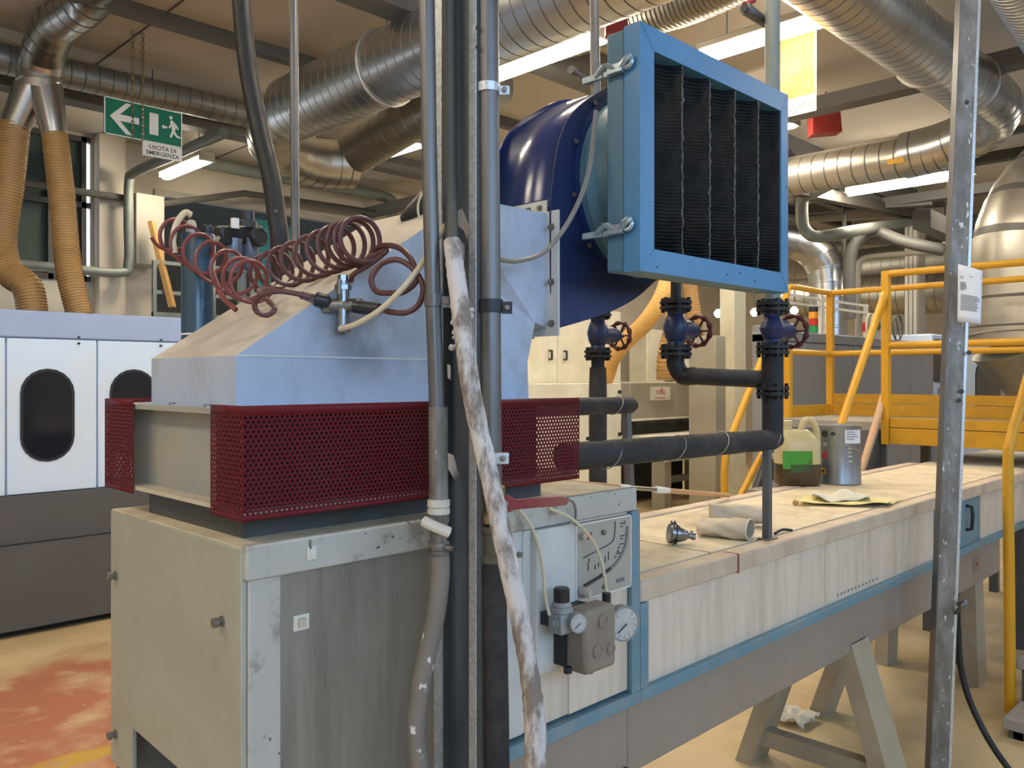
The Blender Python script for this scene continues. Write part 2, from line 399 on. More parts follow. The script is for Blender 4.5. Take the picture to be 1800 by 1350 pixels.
# left window in the back wall
win=setting('window_1',(2.5,YW,2.75))
fr=MB()
for x in (1.7,2.1,2.5,2.9,3.24): fr.box(x-.025,x+.025,YW-.02,YW+.06,2.75,4.36)
for z in (2.78,3.6,4.33): fr.box(1.7,3.31,YW-.02,YW+.06,z-.03,z+.03)
fr.build('window_frame',MT['pipe_dark'],win)
for i,(x0,x1) in enumerate(((1.7,2.1),(2.1,2.5),(2.5,2.9),(2.9,3.24))):
    for z0,z1 in ((2.78,3.6),(3.6,4.33)):
        MB().box(x0+.025,x1-.025,YW+.05,YW+.06,z0+.03,z1-.03).build('pane',MT['curtain'],win)
MB().box(3.265,3.305,YW+.05,YW+.06,2.78,4.33).build('pane',MT['day_window'],win,label='narrow strip of daylight')
MB().box(-2,3.3,YW+.05,YW+.1,2.06,2.24).build('window_2',MT['day_window'],kind='structure')
# white pier and ledge on the back wall
MB().box(3.34,3.62,9.8,YW-.002,0,ZC-.01).build('trim_1',MT['wall'],kind='structure')
MB().box(4.0,7.5,9.92,YW-.002,3.82,3.90).build('trim_2',MT['beam_light'],kind='structure')
# ceiling beams along X and Y
for i,(y,h,wd,k) in enumerate(((6.28,.10,.10,'steel_beam'),(4.55,.28,.22,'steel_beam'),(8.35,.16,.16,'steel_beam'))):
    MB().box(-4,XW,y-wd/2,y+wd/2,ZC-h,ZC-.001).build('trim_%d'%(3+i),MT[k],kind='structure')
for i,x in enumerate((7.05,9.2,11.6,14)):
    MB().box(x-.09,x+.09,-4,YW,ZC-.42,ZC-.30).build('trim_%d'%(8+i),MT['steel_beam'],kind='structure')
for i,x in enumerate((2.6,4.75)):
    MB().box(x-.004,x+.004,-4,YW,ZC-.012,ZC-.001).build('trim_%d'%(14+i),MT['pipe_dark'],kind='structure')

# ---- fluorescent lamps
def lamp(x,y0,y1,z,label,w=.16,susp=True):
    t=thing('fluorescent_lamp',label,'lamp',(x,(y0+y1)/2,z),'fluorescent lamps under the ceiling')
    MB().box(x-w/2,x+w/2,y0,y1,z+.045,z+.10).build('housing',MT['beam_light'],t,bevel=.01)
    n=10;r=w*.5;vs=[]
    for yy in (y0+.03,y1-.03):
        for i in range(n+1): a=math.pi*i/n;vs.append((x+r*math.cos(a),yy,z+.045-r*.85*math.sin(a)))
    mm=MB();mm.add(vs,[(i,i+1,n+2+i,n+1+i) for i in range(n)]+[tuple(range(n+1)),tuple(range(n+1,2*n+2)),(0,n,2*n+1,n+1)]);mm.build('diffuser',MT['tube_light'],t)
    MB().box(x-w/2,x+w/2,y0,y0+.03,z+.0,z+.05).build('end_cap',MT['beam_light'],t)
    MB().box(x-w/2,x+w/2,y1-.03,y1,z+.0,z+.05).build('end_cap',MT['beam_light'],t)
    if susp:
        for y in (y0+.2,y1-.2): MB().cyl((x,y,z+.1),(x,y,ZC),.006,6).build('hanger',MT['wire'],t)
lamp(3.88,8.3,9.35,3.9,'fluorescent lamp glowing just right of the green exit sign')
lamp(5.06,6.25,7.45,3.9,'fluorescent lamp left of the column, below the big silver duct')
lamp(4.33,3.47,4.75,3.9,'fluorescent lamp behind the column, above the blue fan')
lamp(5.15,2.33,3.25,3.92,'fluorescent lamp beside the poster, above the blue filter box')
lamp(10.0,2.9,4.3,3.9,'fluorescent lamp under the duct with the yellow sticker',.2)
# the same rows of lamps go on overhead and behind the camera; more added to brighten hood and background
for x,y,lb in ((1.5,3.4,'fluorescent lamp overhead in front of the white machine, outside the photograph'),(-1.6,2.5,'fluorescent lamp overhead left of the camera, outside the photograph'),(-1.9,.2,'added fluorescent lamp overhead behind the camera, outside the photograph'),(2.2,.9,'fluorescent lamp overhead above the cabinet, outside the photograph'),(6.9,-.6,'fluorescent lamp overhead right of the camera, outside the photograph'),(8.6,5.85,'fluorescent lamp above the cream double door cabinet'),(7.3,3.6,'added fluorescent lamp hidden behind the filter box'),(10.4,6.3,'added fluorescent lamp above the belt oven'),(12.4,6.9,'fluorescent lamp far back behind the filter box'),(13,1,'fluorescent lamp at the far right end of the hall')):
    lamp(x,y,y+1.2,4.0,lb)

# ---- ducts
def duct(label,pts,r,pitch=.12,amp=-.02,m='duct',n=32,name='spiral_duct',cat='duct',sp=True,hang=()):
    q=spline(pts,14) if sp else [V(p) for p in pts]
    t=thing(name,label,cat,(q[0].x,q[0].y,min(p.z for p in q)-r),'spiral ducts under the ceiling' if name=='spiral_duct' else None)
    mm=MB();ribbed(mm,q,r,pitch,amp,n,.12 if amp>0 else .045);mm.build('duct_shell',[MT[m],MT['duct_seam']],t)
    for h in hang:
        c=V(h);d=r*1.03
        mm=MB();mm.tube([c+V((d*math.cos(a),0,d*math.sin(a))) if abs(q[-1].y-q[0].y)>abs(q[-1].x-q[0].x) else c+V((0,d*math.cos(a),d*math.sin(a))) for a in [2*math.pi*i/24 for i in range(24)]],.012,6,closed=True)
        mm.cyl(c+V((0,0,d)),(c.x,c.y,ZC),.006,6);mm.build('hanger',MT['wire'],t)
    return t
duct('big silver spiral duct running behind the steel column to an elbow',[(3.63,2.4,3.9),(3.63,3,3.9),(3.63,5,3.9),(3.63,6.2,3.9)],.26,.10,-.022,sp=False,hang=[(3.63,4.9,3.9)])
duct('silver elbow duct below the end of the big spiral duct',[(3.63,6.15,3.88),(3.66,6.5,3.84),(3.85,6.85,3.76),(4.25,6.98,3.72),(4.7,6.95,3.76)],.235,.12,-.02,'duct_warm')
duct('dull galvanised duct rising behind the lamp left of the column',[(4.62,7.0,3.78),(4.70,6.6,3.9),(4.72,5.9,4.02),(4.72,4.9,4.08)],.2,.16,-.02,'duct_dull')
duct('pale flexible duct hanging behind the lamp left of the column',[(5.6,6.5,4.4),(5.55,6.4,3.9),(5.65,6.3,3.45),(6.0,6.2,3.1),(6.3,6.2,2.6)],.16,.05,.06,'duct_warm')
duct('thin dull duct crossing above the green exit sign',[(-1,7.5,4.16),(1.5,7.5,4.18),(3.4,7.5,4.2),(4.6,7.5,4.2)],.12,.11,-.03,'duct_dull',24,sp=False)
duct('spiral duct at upper right running down to the corner elbow',[(4.1,2.06,3.9),(5,2.06,3.9),(7.3,2.05,3.9)],.215,.10,-.025,sp=False,hang=[(6.1,2.06,3.9),(6.95,2.06,3.9)])
duct('corner elbow duct behind the leaning channel post',[(7.28,2.05,3.9),(7.62,2.06,3.88),(7.92,2.22,3.82),(8.0,2.55,3.74),(8.0,2.9,3.71)],.21,.10,-.025)
duct('long dull duct carrying a small yellow sticker',[(8.0,2.8,3.7),(8.0,4,3.7),(8,5.5,3.7),(8,7,3.72)],.18,.13,-.02,'duct_warm',sp=False)
a=P(1574,283,7.57);MB().obox(a,(0,-.075,0),(.001,0,0),(0,.006,.022)).build('yellow_sticker',MT['yellow'],label='small yellow sticker on the long dull duct',cat='sticker')
duct('short spiral duct at the upper right corner of the view',[(4.9,1.36,4.05),(5.6,1.40,4.02),(6.6,1.44,3.96),(7.0,1.45,3.93)],.16,.05,.03)
duct('ribbed flexible duct above the blue filter box',[(4.72,2.5,4.2),(4.74,3.1,4.17),(4.72,3.6,4.2),(4.7,4.2,4.22)],.15,.035,.06,'duct_dull')
# big vertical duct at the right edge
t=thing('vertical_duct','thick silver duct hanging at the right edge behind the yellow railing','duct',(7.9,1.87,1.6))
q=spline([(9.3,.95,3.42),(8.65,1.38,3.42),(8.22,1.66,3.29),(7.96,1.82,2.95),(7.9,1.865,2.6),(7.9,1.865,2.3),(7.9,1.865,1.97)],12)
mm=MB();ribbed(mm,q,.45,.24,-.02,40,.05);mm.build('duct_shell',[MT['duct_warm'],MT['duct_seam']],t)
q=spline([(7.9,1.865,1.98),(7.96,1.81,1.8),(8.1,1.72,1.66),(8.3,1.58,1.54)],6)
mm=MB();mm.tube(q,[.45-.23*i/(len(q)-1) for i in range(len(q))],36);mm.build('hopper',MT['duct_dull'],t)
mm=MB();mm.tube([V((7.9,1.865,2.0-.05*math.cos(a)))+V((math.cos(a)*.465,math.sin(a)*.465,0)) for a in [2*math.pi*i/32 for i in range(32)]],.006,6,closed=True);mm.build('strap',MT['wire'],t)
# wye branch with two tan hoses at the left
t=thing('wye_duct','silver Y branch duct hanging at upper left above two tan hoses','duct',P(70,230,6.6))
q=spline([P(175,-35,5.9),P(150,5,6.05),P(105,38,6.25),P(80,80,6.4),P(73,115,6.5),P(70,150,6.55)],8)
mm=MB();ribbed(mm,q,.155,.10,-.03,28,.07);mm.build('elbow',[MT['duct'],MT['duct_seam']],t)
mm=MB();mm.cyl(P(70,125,6.53),P(70,146,6.53),.165,28);mm.build('collar',MT['duct'],t)
mm=MB();mm.tube([P(66,140,6.55),P(55,160,6.55),P(26,222,6.55)],[.135,.13,.105],20);mm.build('branch',MT['duct'],t)
mm=MB();mm.tube([P(74,140,6.55),P(82,165,6.55),P(96,240,6.55)],[.135,.125,.09],20);mm.build('branch',MT['duct'],t)
def hose(label,pts,r,pitch=.022,amp=.07,m='tan_hose',group=None,n=18):
    mm=MB();ribbed(mm,spline(pts,16),r,pitch,amp,n,.4);return mm.build('flexible_hose',MT[m],None,label,'hose',group)
hose('tan ribbed hose on the left branch of the silver Y duct',[P(26,218,6.55),P(14,330,6.55),P(2,420,6.55),P(14,475,6.5),P(48,505,6.5),P(58,556,6.5)],.105)
hose('tan ribbed hose on the right branch of the silver Y duct',[P(96,236,6.55),P(108,340,6.55),P(116,430,6.55),P(124,490,6.5),P(140,555,6.5)],.09)
# tray and pipes on the left
MB().box(-1,7.5,7.95,8.15,4.12,4.2).build('cable_tray',MT['steel_beam'],None,'grey cable tray crossing behind the green exit sign','cable tray')
MB().cyl((3.0,7.5,4.32),(3.0,7.5,ZC),.006,6).build('hanger_rod',MT['pipe_dark'],None,'thin hanger rod above the thin dull duct, left of the sign chain','rod')
MB().cyl((3.9,7.5,4.32),(3.9,7.5,ZC),.006,6).build('hanger_rod',MT['pipe_dark'],None,'thin hanger rod above the thin dull duct, right of the sign','rod')
mm=MB();mm.tube(spline([(4.2,9.6,4.22),(5,9.6,4.22),(6,9.6,4.22),(7.05,9.6,4.22),(7.2,9.6,4.08),(7.2,9.6,3.6),(7.2,9.6,1.5)],8),.075,12)
mm.build('ceiling_pipe',MT['pipe_grey'],None,'grey pipe under the ceiling bending down beside the hood','pipe')
mm=MB();mm.tube([(1.7,9.68,3.68),(4,9.68,3.68),(5,9.68,3.96),(7.1,9.68,4.0)],.04,8);mm.build('ceiling_pipe',MT['pipe_dark'],None,'thin dark pipe along the cream back wall','pipe')
mm=MB();mm.tube(spline([(3.57,7.3,3.92),(3.57,8.4,3.92),(3.57,9.4,3.92),(3.57,9.56,3.84),(3.57,9.58,3.4),(3.57,9.58,2.95),(3.45,9.58,2.83),(2.6,9.58,2.83),(1,9.58,2.83)],8),.052,12)
mm.build('wall_pipe',MT['pipe_grey'],None,'grey pipe dropping down the white pier then turning left','pipe')
MB().box(3.66,3.98,9.6,9.9,2.95,3.75).build('wall_cabinet',MT['oven_grey'],None,'tall cream wall cabinet right of the white pier','cabinet',bevel=.01)
MB().bar(P(303,540,9.3),P(266,390,9.3),.10,.05,(1,-1,0)).build('plank',MT['wood_plank'],None,'wooden plank leaning behind the coiled hose','plank')
# gallery rail and posts behind
t=thing('gallery_rail','grey guard rail behind the blue air vessel','railing',(3.6,9.3,2.0))
for x in (3.74,4.1,4.9,5.7): MB().box(x-.02,x+.02,9.28,9.32,0,2.95).build('post',MT['pipe_grey'],t)
for z in (2.95,2.62): MB().box(3.72,5.72,9.285,9.315,z-.02,z+.02).build('rail',MT['pipe_grey'],t)
MB().box(3.72,5.72,9.27,9.33,2.2,2.4).build('kick_plate',MT['pipe_grey'],t)
MB().box(5.35,5.62,YW+.1,YW+.2,2.2,3.75).build('wall_panel',MT['teal'],None,'teal panel behind the hanging black hose','panel')
MB().box(5.8,6.0,YW+.1,YW+.2,2.2,3.7).build('wall_panel',MT['teal'],None,'teal panel right of the hanging black hose','panel')
# ---- exit sign
ys=6.7;t=thing('exit_sign','green emergency exit sign hanging on two chains at upper left','sign',PY(250,240,ys))
A=PY(183,168,ys);B=PY(250,240,ys);C=PY(320,198,ys);xa,xb,xc=A.x,PY(251,180,ys).x,C.x;zt=A.z;zb=PY(183,234,ys).z
MB().box(xa,xc,ys,ys+.012,zb,zt).build('board',MT['sign_green'],t)
zb2=zb-.11;MB().box(xb,xc,ys-.001,ys+.011,zb2,zb-.001).build('text_plate',MT['sign_white'],t)
e=.008
mm=MB();mm.box(xa,xc,ys-.003,ys,zt-e,zt);mm.box(xa,xc,ys-.003,ys,zb,zb+e);mm.box(xa,xa+e,ys-.003,ys,zb,zt);mm.box(xc-e,xc,ys-.003,ys,zb,zt);mm.box(xb-e/2,xb+e/2,ys-.003,ys,zb,zt);mm.build('border',MT['sign_white'],t)
zm=(zt+zb)/2;h=(zt-zb);x0=xa+.04
def flat(pts,name,m,par,th=.002,y=ys):
    return MB().prism([(p[0],y-.0045,p[1]) for p in pts],(0,th,0)).build(name,MT[m],par)
flat([(x0,zm),(x0+.12,zm+.12),(x0+.165,zm+.12),(x0+.075,zm+.025),(xb-.03,zm+.025),(xb-.03,zm-.025),(x0+.075,zm-.025),(x0+.165,zm-.12),(x0+.12,zm-.12)],'arrow','sign_white',t)
flat([(xb+.05,zm-.08),(xb+.12,zm-.08),(xb+.12,zm+.09),(xb+.05,zm+.09)],'door_mark','sign_white',t)
xr=xb+.165;flat([(xr-.02,zm),(xr,zm+.02),(xr,zm+.008),(xr+.025,zm+.008),(xr+.025,zm-.008),(xr,zm-.008),(xr,zm-.02)],'small_arrow','sign_white',t)
xm=xr+.075
flat([(xm-.028,zm+.055),(xm-.012,zm+.067),(xm+.004,zm+.055),(xm+.03,zm+.03),(xm+.045,zm+.0),(xm+.035,zm-.003),(xm+.02,zm+.012),(xm+.012,zm-.02),(xm+.035,zm-.05),(xm+.06,zm-.055),(xm+.06,zm-.068),(xm+.025,zm-.066),(xm+.002,zm-.038),(xm-.014,zm-.075),(xm-.03,zm-.07),(xm-.012,zm-.02),(xm-.014,zm+.018),(xm-.032,zm-.004),(xm-.04,zm+.004),(xm-.022,zm+.036)],'running_man','sign_white',t)
MB().lathe((xm-.02,ys-.003,zm+.085),(0,-1,0),[(.014,0),(.014,.002)],12).build('head_mark',MT['sign_white'],t)
text_mb('USCITA DI\nEMERGENZA',.046,((xb+xc)/2,ys-.002,(zb2+zb)/2-.004),(1,0,0),(0,0,1),bold=.0006).build('lettering',MT['ink'],t)
for px,py in ((233,190),(251,178)):
    p=PY(px,py,ys-.012);mm=MB();z=zb+.02;k=0
    while z<ZC-.03:
        if k%2: mm.tube([(p.x+.012*math.cos(a),p.y,z+.02*math.sin(a)) for a in [i*math.pi/4 for i in range(8)]],.004,5,closed=True)
        else: mm.tube([(p.x,p.y+.012*math.cos(a),z+.02*math.sin(a)) for a in [i*math.pi/4 for i in range(8)]],.004,5,closed=True)
        z+=.032;k+=1
    mm.build('chain',MT['brass'],t)
# ---- white enclosed machine at the left
yf=6.15;t=thing('enclosed_machine','long white machine with rounded dark windows on the left','machine',(2,yf+.6,0))
zt=PY(0,543,yf).z;z1=PY(0,592,yf).z;z2=PY(0,873,yf).z;z3=PY(0,958,yf).z
MB().box(-2,5.9,yf+.02,yf+1.5,.04,zt).build('body',MT['mach_white'],t)
MB().box(-2,5.9,yf-.02,yf+1.52,z1,zt).build('top_band',MT['mach_blue'],t,bevel=.01)
MB().box(-2,5.9,yf+.01,yf+1.4,.0,.05).build('plinth',MT['dark'],t)
MB().box(-2,5.9,yf-.04,yf+.02,z3,z2).build('skirt',MT['mach_grey'],t)
MB().box(-2,5.9,yf-.09,yf+.02,.05,z3-.005).build('skirt',MT['mach_grey'],t)
xs=[-2]+[PY(px,700,yf).x for px in (-150,9-12,170,310,460)]
def obround(cx,zc,hw,hh,y,n=10):
    r=hw;pts=[]
    for i in range(n+1): a=math.pi*i/n;pts.append((cx+r*math.cos(a),y,zc+hh-r+r*math.sin(a)))
    for i in range(n+1): a=math.pi+math.pi*i/n;pts.append((cx+r*math.cos(a),y,zc-hh+r+r*math.sin(a)))
    return pts
xa=PY(170,700,yf).x;wd=PY(310,700,yf).x-xa
for k in range(-3,4):
    x0=xa+k*wd*1.0;d=MB().box(x0+.006,x0+wd-.006,yf-.012,yf+.02,z2+.005,z1-.006).build('door',MT['mach_white'],t,bevel=.004)
    cx=x0+wd*.44;zc=(PY(100,648,yf).z+PY(100,810,yf).z)/2;hh=(PY(100,648,yf).z-PY(100,810,yf).z)/2;hw=.165
    MB().prism(obround(cx,zc,hw,hh,yf-.018),(0,.004,0)).build('window',MT['black_metal'],d)
    MB().prism(obround(cx,zc,hw-.018,hh-.018,yf-.021),(0,.004,0)).build('pane',MT['glass_dark'],d)
    for zz in (z1-.03,z1+.012):
        MB().cyl((x0+wd*.78,yf-.03,zz),(x0+wd*.78,yf-.01,zz),.008,8).build('screw',MT['black_metal'],d)
# ================================================================== main machine: cabinet
X0,Y0,Z0=.70,1.363,1.378
t=thing('machine_cabinet','pale grey cabinet under the red perforated guard','cabinet',(1.26,1.67,0))
# end panel with a notch at the foot
o=PX(232,1280,X0)
prof=[(1.985,.805),(1.985,1.372),(1.368,1.372),(1.368,.805),(1.45,.805),(1.45,o.z-.02),(o.y,o.z),(o.y,.805)]
MB().prism([(X0,y,z) for y,z in prof],(.012,0,0)).build('end_panel',MT['cab_end'],t,bevel=.003)
for px,py in ((204,1012),(391,1092),(204,1290)):
    p=PX(px,py,X0);mm=MB();mm.lathe(p,(-1,0,0),[(.010,0),(.010,.003),(.005,.003),(.005,.010),(.009,.010),(.009,.018),(.004,.019)],12);mm.build('thumb_screw',MT['bolt'],t)
x1=1.83
MB().box(X0+.012,X0+.075,Y0,Y0+.03,.60,Z0-.062).build('corner_post',MT['cab_band'],t,bevel=.003)
MB().box(X0+.004,x1,Y0-.008,Y0+.012,Z0-.062,Z0).build('top_band',MT['cab_band'],t,bevel=.004)
MB().box(X0+.075,1.34,Y0+.008,Y0+.02,.60,Z0-.062).build('side_panel',MT['cab_side'],t)
MB().box(X0+.004,x1,Y0+.012,1.985,Z0-.02,Z0-.004).build('top_panel',MT['lid'],t)
MB().box(X0+.012,x1,1.97,1.985,.60,Z0-.02).build('rear_panel',MT['cab_side'],t)
MB().box(x1-.012,x1,Y0+.012,1.97,.83,Z0-.02).build('far_panel',MT['cab_side'],t)
MB().box(X0+.02,x1,Y0+.02,1.97,.60,.615).build('bottom_panel',MT['dark'],t)
MB().box(X0+.25,X0+.26,Y0+.02,1.97,.615,Z0-.02).build('inner_panel',MT['dark'],t)
for x in (X0+.03,x1-.08):
    for y in (Y0+.01,1.93): MB().box(x,x+.05,y,y+.05,0,.60).build('leg',MT['cab_side'],t)
# small tag and sticker on the side
p=PY(548,972,Y0-.011);MB().box(p.x-.010,p.x+.010,p.y,p.y+.002,p.z-.012,p.z+.012).build('tag_plate',MT['sticker'],t)
p=PY(546,957,Y0-.011);MB().box(p.x-.0015,p.x+.0015,p.y,p.y+.002,p.z-.008,p.z+.008).build('tag_wire',MT['ink_grey'],t)
p=PY(530,1094,Y0+.005);s=MB().box(p.x-.016,p.x+.016,p.y,p.y+.003,p.z-.014,p.z+.014).build('cable_mount',MT['sticker'],t)
mm=MB();mm.box(p.x-.007,p.x+.007,p.y-.006,p.y,p.z-.008,p.z+.008);mm.build('cable_mount_eye',MT['beige_fit'],s)
# cover box, plain panel and posts right of the column
MB().box(1.34,1.40,Y0+.004,Y0+.02,.84,Z0-.062).build('side_panel',MT['cover_white'],t)
p=PY(914,975,Y0);MB().lathe((p.x,Y0+.004,p.z),(0,-1,0),[(.007,0),(.007,.006),(.003,.007)],12).build('screw',MT['bolt'],t)
mm=MB();mm.box(1.425,1.565,1.343,Y0+.02,.972,Z0-.064);cb=mm.build('cover_box',MT['cover_white'],t,bevel=.004)
mm=MB();mm.box(1.40,1.425,1.362,Y0+.02,.972,Z0-.064);mm.build('cover_flange',MT['cover_white'],t,bevel=.002)
MB().box(1.565,1.80,1.366,1.38,.84,Z0-.064).build('side_panel',MT['panel_white'],t)
MB().box(1.34,1.565,1.37,1.385,.84,.985).build('side_panel',MT['panel_white'],t)
MB().box(1.803,1.840,1.352,1.40,.83,1.315).build('end_post',MT['blue_rail'],t,bevel=.002)
MB().box(.90,1.840,1.350,1.405,.797,.83).build('bottom_rail',MT['blue_rail'],t,bevel=.003)
MB().box(.90,1.840,1.395,1.44,.587,.797).build('side_beam',MT['beam_paint'],t,bevel=.003)
# ---------------------------------------------- manometer
t=thing('manometer','inclined tube manometer panel on the cabinet side','gauge',(1.68,1.36,1.12))
zt,zb=1.309,1.118;xa,xb=1.572,1.797
MB().box(xa,xb,1.352,1.366,zb,zt).build('scale_plate',MT['manometer'],t)
mm=MB();e=.003
mm.box(xa,xb,1.349,1.353,zt-e,zt);mm.box(xa,xb,1.349,1.353,zb,zb+e);mm.box(xa,xa+e,1.349,1.353,zb,zt);mm.box(xb-e,xb,1.349,1.353,zb,zt);mm.build('border',MT['sign_white'],t)
def pl(u,v): return V((xa+(xb-xa)*u,1.350,zb+(zt-zb)*v))
mm=MB();mm.tube(spline([pl(.14,.17),pl(.4,.24),pl(.65,.34),pl(.8,.45),pl(.9,.62),pl(.93,.85)],8),.0042,8);mm.build('gauge_tube',MT['tube_grey'],t)
mm=MB();mm.tube(spline([pl(.14,.18),pl(.4,.245),pl(.60,.32)],8),.0046,8);mm.build('gauge_fluid',MT['ink'],t)
mm=MB();mm.tube(spline([pl(.13,.55),pl(.4,.61),pl(.6,.66),pl(.68,.73),pl(.70,.95)],8),.0012,5);mm.build('guide_line',MT['ink'],t)
mm=MB()
for i,(u,v) in enumerate(((.80,.90),(.80,.86),(.80,.73),(.80,.69),(.78,.62),(.75,.58),(.72,.5),(.68,.46))): mm.box(*(lambda c:(c.x,c.x+.018 if i%2==0 else c.x+.010,1.3505,1.352,c.z-.0012,c.z+.0012))(pl(u,v)))
for u,v,hh in ((.22,.36,.022),(.34,.36,.012),(.40,.38,.012),(.46,.39,.012),(.52,.42,.016),(.58,.44,.022)): mm.box(*(lambda c:(c.x-.001,c.x+.001,1.3505,1.352,c.z,c.z+hh))(pl(u,v)))
mm.build('scale_marks',MT['ink'],t)
for n,(u,v) in zip('123',((.84,.92),(.84,.75),(.74,.60))): pass
mm=text_mb('7',.014,pl(.88,.90),(1,0,0),(0,0,1));mm.build('numeral',MT['ink'],t)
mm=text_mb('8',.012,pl(.75,.53),(1,0,0),(0,0,1));mm.build('numeral',MT['ink'],t)
mm=text_mb('0',.012,pl(.23,.50),(1,0,0),(0,0,1));mm.build('numeral',MT['ink'],t)
c=pl(.24,.82);mm=MB()
for k in range(4):
    a=math.pi/4+k*math.pi/2;mm.bar(c+V((math.cos(a)*.003,0,math.sin(a)*.003)),c+V((math.cos(a)*.011,0,math.sin(a)*.011)),.004,.0015,(0,1,0))
mm.build('red_mark',MT['ink_red'],t)
mm=MB();c=pl(.80,.13);mm.box(c.x-.017,c.x+.017,1.3505,1.352,c.z-.005,c.z+.005);mm.build('print_line',MT['ink_grey'],t)
c=pl(.48,.83);MB().lathe(c,(0,-1,0),[(.007,0),(.006,.006),(.002,.007)],12).build('screw',MT['bolt'],t)
c=pl(.50,.10);MB().lathe(c,(0,-1,0),[(.007,0),(.006,.004),(.002,.005)],12).build('screw',MT['brass'],t)
c=pl(.10,.12);MB().lathe(c,(0,-1,0),[(.013,0),(.013,.022),(.009,.022),(.009,.028)],16).build('zero_knob',MT['beige_fit'],t)
c=pl(.10,.84);MB().lathe(c,(0,-1,0),[(.009,0),(.009,.012),(.006,.013)],12).build('vent_knob',MT['beige_fit'],t)
# ---------------------------------------------- regulator, positioner box, gauges
c=PY(987,1092,1.29)
t=thing('pressure_regulator','small grey pressure regulator with knob and dial left of the brown box','regulator',c-V((0,0,.03)))
mm=MB();mm.box(c.x-.024,c.x+.024,c.y-.022,c.y+.022,c.z-.026,c.z+.022);mm.build('body',MT['reg_grey'],t,bevel=.006)
MB().lathe(c+V((0,0,.02)),(0,0,1),[(.024,0),(.027,.004),(.027,.010),(.022,.014),(.024,.018),(.019,.026)],20).build('bonnet',MT['reg_grey'],t)
MB().lathe(c+V((0,0,.044)),(0,0,1),[(.017,0),(.019,.003),(.019,.03),(.016,.034)],20).build('knob',MT['frl_black'],t)
MB().lathe(c+V((-.022,0,0)),(-1,0,0),[(.012,0),(.012,.006),(.006,.006),(.006,.012)],10).build('port_plug',MT['reg_grey'],t)
MB().box(c.x-.015,c.x+.015,c.y+.02,1.344,c.z-.015,c.z+.015).build('bracket',MT['black_metal'],t)
ax=(V((0,0,EYE))-c);ax.z=0;ax=(ax.normalized()*.55+V((0,-1,0))*.8).normalized()
def dial(par,c,ax,r,dep,case,mark=True):
    g=MB().lathe(c-ax*dep,ax,[(r*.7,0),(r,dep*.25),(r,dep),(r*.93,dep),(r*.90,dep-.003)],28).build('gauge_case',MT[case],par)
    MB().lathe(c-ax*.002,ax,[(r*.89,0),(r*.89,.0012)],28).build('dial_face',MT['dial'],g)
    u,b=perp(ax);mm=MB();mm.bar(c+ax*.001-u*r*.15,c+ax*.001+(u*.5+b*.5)*r*.9,r*.07,.0008,ax);mm.build('needle',MT['ink'],g)
    mm=MB()
    for k in range(11):
        a=math.radians(-135+27*k)+math.pi/2;dv=u*math.cos(a)+b*math.sin(a);mm.bar(c-ax*.0004+dv*r*.66,c-ax*.0004+dv*r*.8,r*.04,.0006,ax)
    mm.build('dial_marks',MT['ink_grey'],g)
gc=PY(1018,1096,1.245);dial(t,gc,ax,.023,.032,'reg_grey')
# positioner
t=thing('valve_positioner','brown dusty positioner box with round screw covers','instrument',PY(1050,1170,1.28))
a=PY(1030,1076,1.238);b=PY(1084,1170,1.238)
mm=MB();mm.box(a.x,b.x,1.238,1.302,b.z,a.z);bx=mm.build('housing',MT['dust_brown'],t,bevel=.012)
MB().box(a.x+.006,b.x-.02,1.302,1.345,b.z+.006,a.z-.01).build('mount_block',MT['black_metal'],t)
for px,py,r in ((1059,1091,.016),(1050,1144,.017),(1073,1140,.014)):
    p=PY(px,py,1.238);MB().lathe(p,(0,-1,0),[(r,0),(r,.004),(r*.8,.005),(r*.75,.003)],20).build('screw_cover',MT['dust_brown'],t)
for px in (998,1035):
    p=PY(px,1172,1.27);MB().cyl(p,p-V((0,0,.014)),.010,10).build('cable_gland',MT['black_metal'],t)
gc=PY(1098,1097,1.262);ax2=(ax+V((0,-.1,0))).normalized()
t=thing('pressure_gauge','larger round pressure gauge right of the brown positioner box','gauge',gc-V((0,0,.046)))
dial(t,gc,ax2,.044,.03,'reg_grey')
MB().cyl(gc-ax2*.02,V((gc.x+.005,1.366,gc.z)),.012,10).build('stem',MT['brass'],t)
# thin tubes on the cabinet side
def tubeobj(name,label,pts,r,m,cat='tube',n=8,k=10):
    mm=MB();mm.tube(spline(pts,k),r,n);return mm.build(name,MT[m],None,label,cat)
tubeobj('air_tube','pale tube curving down to the small pressure regulator',[PY(910,892,1.34),PY(936,930,1.325),PY(952,985,1.32),PY(959,1050,1.31),PY(966,1082,1.29)],.0042,'tube_clear')
tubeobj('air_tube','pale tube arching over the manometer panel',[PY(965,893,1.34),PY(1005,912,1.32),PY(1040,948,1.315),PY(1058,990,1.31),PY(1066,1040,1.30),PY(1066,1052,1.29)],.0042,'tube_clear')
p=PY(1066,1058,1.29);MB().cyl(p,p+V((0,0,.022)),.011,10).build('tube_fitting',MT['frl_black'],None,'black push fitting at the foot of the arching tube','fitting')
tubeobj('air_tube','brown loop of thin tube hanging from the red lever',[PY(996,876,1.30),PY(1008,884,1.32),PY(1012,900,1.335),PY(1010,922,1.345)],.0035,'tube_grey')
